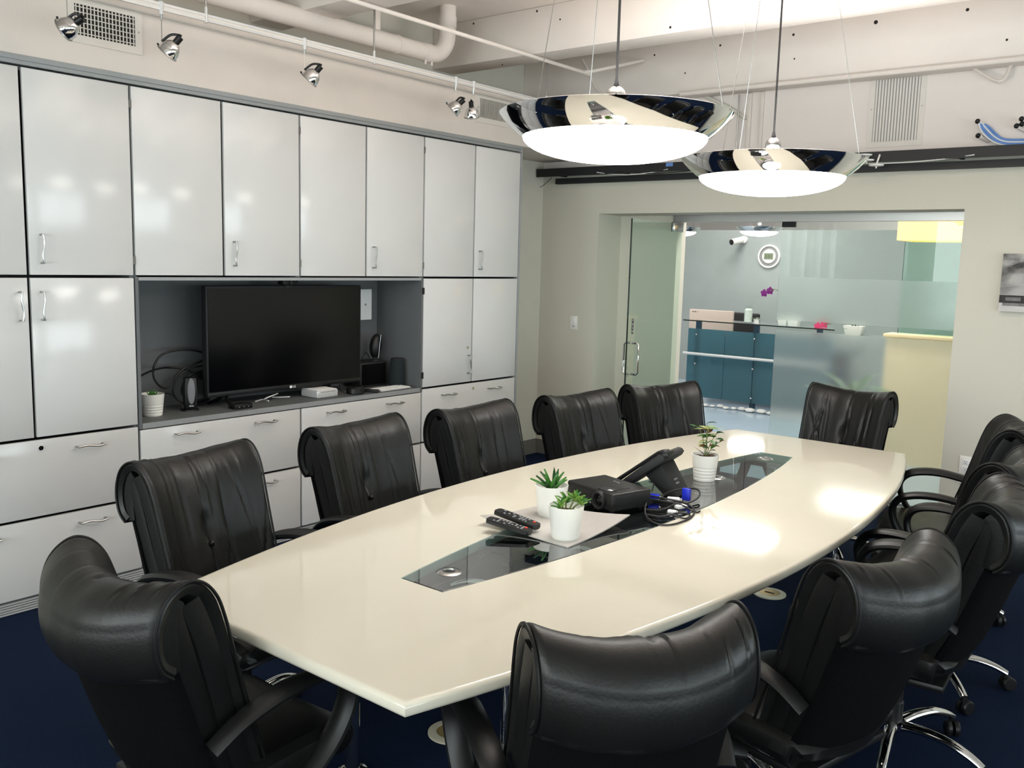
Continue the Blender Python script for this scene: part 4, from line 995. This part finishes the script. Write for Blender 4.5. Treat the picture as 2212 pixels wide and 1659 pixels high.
# canvas print
tl = at_y(2168, 548, YF-.03); bl = at_y(2155, 672, YF-.03)
cv = thing('canvas_print', (tl.x+.45, YF-.016, bl.z), 'black and white skyline canvas hanging on wall right of the glass', 'picture')
H_ = tl.z-bl.z
MB().box(-.45, .45, -.015, .015, 0, H_).build('canvas', 'canvas_print', cv, .002)
def pr(name, x0, x1, z0, z1, m, d=.0006): MB().box(-.45+x0, -.45+x1, -.0156-d, -.0155, z0*H_, z1*H_).build(name, m, cv)
mat('print_dark', (46,44,44), .7, var=.3, vscale=60); mat('print_mid', (120,117,116), .7, var=.3, vscale=20); mat('print_light', (196,192,190), .7, var=.1, vscale=8)
pr('printed_water', 0, .9, .0, .19, 'print_light', .0003); pr('printed_river', .02, .9, .10, .15, 'print_mid')
pr('printed_skyline', 0, .9, .235, .285, 'print_dark'); pr('printed_quay', 0, .15, .15, .235, 'print_dark', .0009); pr('printed_building', .035, .12, .19, .25, 'print_mid', .0012)
pr('printed_tower', .27, .33, .27, .42, 'print_dark'); pr('printed_tower', .30, .315, .42, .55, 'print_dark'); pr('printed_tower', .45, .53, .27, .38, 'print_dark')
for k in range(5):
    pts = [(-.45+.14+.11*k+.055*(1-math.cos(t)), -.0162, (.17+.055*math.sin(t))*H_) for t in (PI*i/8 for i in range(9))]
    MB().tube(pts, .004, 5).build('printed_arch', 'print_dark', cv)
pts = [(-.45+.06+.3*t, -.0162, (.80+.10*math.sin(PI*t))*H_) for t in (i/10 for i in range(11))]
MB().tube(pts, .0018, 5).build('printed_arc', 'print_dark', cv)
MB().tube([(-.45+.10, -.0162, .78*H_), (-.45+.13, -.0162, .88*H_)], .0018, 5).build('printed_mast', 'print_dark', cv)
# ------------------------------------------------------------------ reception beyond the glass
YW = 12.2
struct('wall_reception', MB().box(-4.2, 5.2, YW, YW+.12, 0, at_y(1600, 497, YW).z), 'recept_grey')
struct('wall_reception_back', MB().box(-4.2, 5.2, 15.9, 16.0, 0, CEIL), 'recept_white')
struct('wall_reception_left', MB().box(-4.2, -4.1, 6.9, 16.0, 0, CEIL), 'recept_white')
struct('wall_reception_right', MB().box(5.1, 5.2, 6.9, 16.0, 0, CEIL), 'recept_white')
struct('wall_reception_front', MB().box(-4.2, -.75, 6.75, 6.9, 0, CEIL), 'recept_white')
def added_panel(x, y, label, en=42):  # ceiling panels added out of view to brighten the reception
    p = thing('added_ceiling_panel', (x, y, CEIL-.03), label, 'lamp', 'added reception ceiling panels')
    MB().box(-.62, .62, -.32, .32, 0, .03).build('frame', 'plate_white', p, .003); MB().box(-.58, .58, -.28, .28, -.003, .001).build('panel', 'added_panel_glow', p)
    l = bpy.data.lights.new('added_panel_lamp', 'AREA'); l.shape = 'RECTANGLE'; l.size = 1.1; l.size_y = .5; l.energy = en; l.color = (1, .97, .92)
    lo = bpy.data.objects.new('added_panel_lamp', l); COL.objects.link(lo); lo.parent = p; lo.location = (0, 0, -.01)
added_panel(-1.6, 8.6, 'added unseen ceiling light panel in reception, left of the desk'); added_panel(1.7, 7.6, 'added unseen ceiling light panel in reception, in front of the desk', 75)
added_panel(-.8, 11.2, 'added unseen ceiling light panel in reception, above the desk'); added_panel(2.6, 10.6, 'added unseen ceiling light panel in reception, right of the desk'); added_panel(0, 14.0, 'added unseen ceiling light panel behind the grey reception wall')
def small_pendant(px, py, y, R, label):
    c = at_y(px, py, y); return pendant(c.x, c.y, c.z, R, label, 12)
small_pendant(1640.5, 491, 11.3, .30, 'small chrome pendant lamp in reception beside the wall clock')
small_pendant(1466, 492, 10.5, .28, 'small chrome pendant lamp in reception seen at the glass door hinge')
# clock
q = at_y(1662, 554, YW); r = .162
ck = thing('wall_clock', q, 'round white and grey digital wall clock on reception wall', 'clock')
MX = Matrix.Rotation(PI/2, 4, 'X')
MB().lathe([(r*.84, .0), (r, .0), (r, .022), (r*.96, .028), (r*.85, .022)], (0,0,0), 48, caps=False).xf(MX).build('outer_ring', 'plate_white', ck)
MB().lathe([(r*.85, .004), (r*.85, .012), (.002, .012)], (0,0,0), 40).xf(MX).build('face', 'clock_grey', ck)
MB().lathe([(r*.6, .01), (r*.6, .022), (r*.57, .026), (.002, .026)], (0,0,0), 40).xf(MX).build('inner_disc', 'plate_white', ck)
lcd = MB().box(-.066, .066, -.030, -.026, -.04, .045).build('display', 'lcd', ck)
text('digits', '3:51', .062, 'lcd_digit', lcd, frame((0, -.0306, .0), (1,0,0), (0,0,1), (0,-1,0)))
# security camera
q = at_y(1604, 519, YW)
sc = thing('security_camera', q, 'white bullet security camera on grey reception wall', 'camera')
MB().cyl((.03, 0, .01), (.03, -.03, .01), .05, 20).build('mount', 'plate_white', sc)
MB().cyl((.03, -.03, .01), (.01, -.09, 0), .02, 12).build('neck', 'plate_white', sc)
MB().cyl((.02, -.06, .005), (-.05, -.24, -.035), .045, 20).build('barrel', 'plate_white', sc)
MB().cyl((-.05, -.24, -.035), (-.053, -.247, -.037), .040, 20).build('lens_glass', 'gloss_black', sc)
# reception desk
YD = 10.15
xl, xr = at_y(1482, 800, YD).x, at_y(1798, 760, YD).x; zt = at_y(1640, 700, YD-.2).z
rd = thing('reception_desk', ((xl+xr)/2, YD+.3, 0), 'reception desk with blue glass front panels and clear glass counter', 'desk')
ct0 = at_y(1478, 690, YD-.28)
MB().box(at_y(1476, 690, YD-.28).x, at_y(1804, 702, YD-.28).x, YD-.28, YD+.12, zt-.012, zt).build('glass_counter', 'glass_clear', rd, world=True)
MB().box(at_y(1476, 690, YD-.28).x, at_y(1804, 702, YD-.28).x, YD-.283, YD-.28, zt-.013, zt+.001).build('counter_edge', 'glass_dark_edge', rd, world=True)
posts = [at_y(p, 800, YD).x for p in (1501, 1626, 1762)]
edges = [xl, (posts[0]+posts[1])/2, posts[1]+.0, (posts[1]+posts[2])/2, xr]
for k in range(4): MB().box(edges[k]+.004, edges[k+1]-.004, YD, YD+.012, .09, zt-.12).build('front_panel', 'frost_blue', rd, world=True)
for x in posts:
    MB().box(x-.028, x+.028, YD+.02, YD+.07, 0, zt-.012).build('post', 'blue_post', rd, world=True)
    for z in (.15, .5, .86): MB().cyl((x, YD-.012, z), (x, YD+.02, z), .010, 10).build('standoff', 'chrome', rd, world=True)
MB().box(xl, xr, YD+.45, YD+1.1, .70, .74).build('worktop', 'blue_post', rd, world=True)
MB().box(xl, xr, YD+.62, YD+.66, .02, .70).build('modesty_panel', 'blue_post', rd, world=True)
zr_ = at_y(1575, 771, YD-.06).z
MB().cyl((xl-.02, YD-.06, zr_), (xr-.02, YD-.06, zr_), .018, 14).build('foot_rail', 'silver_paint', rd, world=True)
for x in posts: MB().cyl((x, YD-.06, zr_), (x, YD+.02, zr_), .010, 10).build('rail_bracket', 'chrome', rd, world=True)
# river stones along the base
R = random.Random(9); sm = []
for k in range(3):
    s = MB().sphere((0, 0, .5), .5, 9, 6)
    for v in s.v: v += Vector((R.uniform(-.05, .05), R.uniform(-.05, .05), 0))
    sm.append(s.mesh('river_stone')); sm[-1].materials.append(MATS['stone_white'])
x = xl
k = 0
while x < xr-.1:
    o = bpy.data.objects.new('river_stone', sm[k % 3]); COL.objects.link(o); w = R.uniform(.07, .13)
    o.location = (x+w/2, YD-.10+R.uniform(-.03, .03), 0); o.scale = (w, w*.9, w*.42); o.rotation_euler = (0, 0, R.uniform(-.2, .2))
    tag(o, 'white river stone in the row at foot of reception desk', 'stone', 'white stones along the reception desk'); x += w+.006; k += 1
# things on the desk
def dk(px, py, dy=.0): q = at_y(px, py, YD-.1+dy); return q
m0, m1 = at_y(1491, 676, YD+.5), at_y(1585, 676, YD+.5)
mo = thing('monitor', ((m0.x+m1.x)/2, YD+.5, .74), 'back of a pale beige monitor behind reception counter', 'monitor')
mt_ = at_y(1538, 670, YD+.5).z
MB().box(m0.x, m1.x, YD+.48, YD+.52, .82, mt_).build('shell', 'monitor_shell', mo, .006, world=True)
MB().box((m0.x+m1.x)/2-.04, (m0.x+m1.x)/2+.04, YD+.52, YD+.56, .76, 1.0).build('neck', 'silver_paint', mo, world=True)
MB().box((m0.x+m1.x)/2-.12, (m0.x+m1.x)/2+.12, YD+.42, YD+.66, .74, .755).build('foot', 'silver_paint', mo, world=True)
for k in range(3): MB().cbox((m0.x+.05+.03*k, YD+.4795, mt_-.03), (.018, .001, .012)).build('marking', 'matte_black' if k < 2 else 'logo_grey', mo, world=True)
v0 = at_y(1616, 690, YD-.1); v0.z = zt
va = thing('glass_vase', v0, 'clear glass vase filled with white shells on reception counter', 'vase')
MB().lathe([(.045, .0), (.05, .004), (.05, .20), (.047, .20), (.047, .008), (.002, .008)], (0,0,0), 20).build('glass', 'glass_clear', va)
MB().lathe([(.043, .01), (.044, .15), (.03, .165), (.002, .16)], (0,0,0), 16).build('shell_filling', 'stone_white', va)
def orchid(px, py, base_px, label, m, pot=True, hgt=None):
    b = at_y(base_px, 695, YD-.05); b.z = zt; t = at_y(px, py, YD-.05)
    o = thing('orchid', b, label, 'plant')
    if pot: MB().rings([[(sx_*w, sy_*w, z) for sx_, sy_ in ((-1,-1),(1,-1),(1,1),(-1,1))] for w, z in ((.045, 0), (.06, .09), (.055, .09), (.05, .07))]).build('pot', 'ceramic', o, .003)
    pts = cr([b+Vector((0, 0, .06)), b.lerp(t, .5)+Vector((.03, 0, .12)), t+Vector((.08, 0, .015)), t], 6)
    MB().tube(pts, .004, 6).build('stem', 'stem', o, world=True)
    for k in range(2):
        c = t+Vector((-.07*k, 0, -.03*k))
        for j in range(5): put_leaf(o, m, c, 0, 0, .05, .045, .2, .2).data.transform(Matrix.Identity(4))
        for j, ch in enumerate([x for x in kids(o) if x.name.startswith('leaf')][-5:]):
            off = c-b
            ch.data.transform(Matrix.Translation(off) @ Matrix.Rotation(j*2*PI/5, 4, 'Y') @ Matrix.Rotation(PI/2*.8, 4, 'X') @ Matrix.Translation(-off)); ch.name = 'petal'
    for az in (.4, 2.2, 4.1): put_leaf(o, 'leaf_dark', b+Vector((0, 0, .07)), az, .6, .12, .04, -.5, .2)
    return o
orchid(1663, 628, 1693, 'tall purple orchid arching over the reception counter', 'petal')
orchid(1780, 700, 1781, 'low pink orchid bloom at right end of reception counter', 'petal_pink', False)
b = at_y(1716, 692, YD-.12); b.z = zt
pt = thing('square_planter', b, 'white tapered square planter standing on the reception counter', 'planter')
MB().rings([[(sx_*w, sy_*w, z) for sx_, sy_ in ((-1,-1),(1,-1),(1,1),(-1,1))] for w, z in ((.048, 0), (.064, .092), (.058, .092), (.052, .06))]).build('pot', 'ceramic', pt, .003)
b = at_y(1634, 693, YD-.05); b.z = zt
vp = thing('trailing_plant', b, 'small yellow-green trailing plant next to the glass vase', 'plant')
MB().lathe([(.03, 0), (.038, .05), (.034, .05)], (0,0,0), 16).build('pot', 'ceramic', vp)
for k in range(9): put_leaf(vp, 'leaf_lime' if k % 2 else 'leaf_dark', b+Vector((0, 0, .045)), k*.7, .5-.12*(k % 4), .07, .04, -.6, .2)
o_ = at_y(1560, 690, YD+.75); och = thing('desk_chair', (at_y(1597, 690, YD+1.15).x, YD+1.25, 0), 'black office chair back peeking over reception counter', 'chair')
MB().box(-.24, .24, -.03, .03, .52, 1.09).build('backrest', 'matte_black', och, .025, 3); MB().box(-.25, .25, .0, .5, .43, .51).build('seat', 'matte_black', och, .025, 3)
MB().cyl((0, .25, .06), (0, .25, .44), .03, 12).build('column', 'steel', och)
for k in range(5): MB().tube([(0, .25, .09), (.30*math.cos(k*1.257), .25+.30*math.sin(k*1.257), .04)], [.025, .018], 8).build('base_leg', 'black_plastic', och)
# low grey ledge with long planter
a_ = at_y(1842, 724, YW-.35)
struct('trim_3', MB().box(at_y(1812, 724, YW-.35).x, 5.1, YW-.5, YW-.002, 0, a_.z), 'recept_grey')
lpn = thing('long_planter', (a_.x, YW-.3, a_.z), 'white tapered trough planter with small plant on the grey ledge', 'planter')
MB().rings([[(sx_*w, sy_*d, z) for sx_, sy_ in ((-1,-1),(1,-1),(1,1),(-1,1))] for w, d, z in ((.095, .06, 0), (.125, .075, .12), (.118, .068, .12), (.10, .06, .08))]).build('trough', 'ceramic', lpn, .004)
for k in range(9): put_leaf(lpn, 'leaf_dark', Vector((a_.x-.03+.008*k, YW-.3, a_.z+.10)), k*1.3, .9, .06, .014, -.3, .3)
# cream half wall with glass on top, right behind the screen
YC = 8.3
cx_ = at_y(1915, 722, YC).x; cz_ = at_y(1915, 720, YC).z
struct('wall_half', MB().box(cx_, 5.1, YC, YC+.18, 0, cz_-.03), 'cream_panel')
struct('trim_4', MB().box(cx_-.02, 5.1, YC-.03, YC+.21, cz_-.03, cz_), 'cream_panel', .004)
gx = at_y(1941, 700, YC+.09).x
g5 = struct('window_6', MB().box(gx, 5.1, YC+.084, YC+.096, cz_+.001, 2.3), 'glass_green')
MB().box(gx-.002, gx, YC+.084, YC+.096, cz_+.001, 2.3).build('pane_edge', 'glass_dark_edge', g5, world=True)
# rectangular warm lamp shade
l0, l1 = at_y(1937, 519, YC-.35), at_y(2100, 519, YC-.35); lz1 = at_y(1940, 462, YC-.35).z
ls = thing('shade_lamp', ((l0.x+l1.x)/2, YC-.1, l0.z), 'wide glowing cream lampshade hanging behind the glass screen', 'lamp')
w_, d_, h_ = (l1.x-l0.x)/2, .25, lz1-l0.z
MB().rings([[(sx_*w_*s, sy_*d_*s, z) for sx_, sy_ in ((-1,-1),(1,-1),(1,1),(-1,1))] for s, z in ((1, 0), (1, h_), (.985, h_), (.985, .002))], close=True).build('shade', 'lamp_warm', ls)
MB().cyl((0, 0, h_-.02), (0, 0, CEIL-l0.z), .006, 8).build('cord', 'cord_black', ls)
MB().box(-w_*.98, w_*.98, -.006, .006, h_-.012, h_-.002).build('shade_bar', 'brushed', ls)
MB().sphere((0, 0, h_*.5), .05, 12, 8).build('bulb', 'lamp_warm', ls)
# big potted plant behind the frosted glass
c = Vector((at_y(1830, 830, 7.6).x, 7.7, 0)); bp = thing('floor_plant', c, 'large leafy floor plant blurred behind the frosted glass', 'plant')
MB().lathe([(.13, 0), (.16, .02), (.19, .34), (.175, .34), (.16, .28)], (0,0,0), 28).build('pot', 'ceramic', bp); MB().lathe([(.165, .285), (.002, .29)], (0,0,0), 20).build('soil', 'soil', bp)
R = random.Random(4)
for k in range(16):
    az = k*2.399; L_ = R.uniform(.35, .5); put_leaf(bp, 'leaf_dark' if k % 3 else 'leaf_green', c+Vector((.03*math.cos(az), .03*math.sin(az), .3+.025*k)), az, math.radians(R.uniform(30, 70)), L_, .085, -1.1, .25)
MB().tube([(0, 0, .28), (.01, 0, .5), (0, .01, .75)], [.02, .015, .008], 8).build('trunk', 'stem', bp)
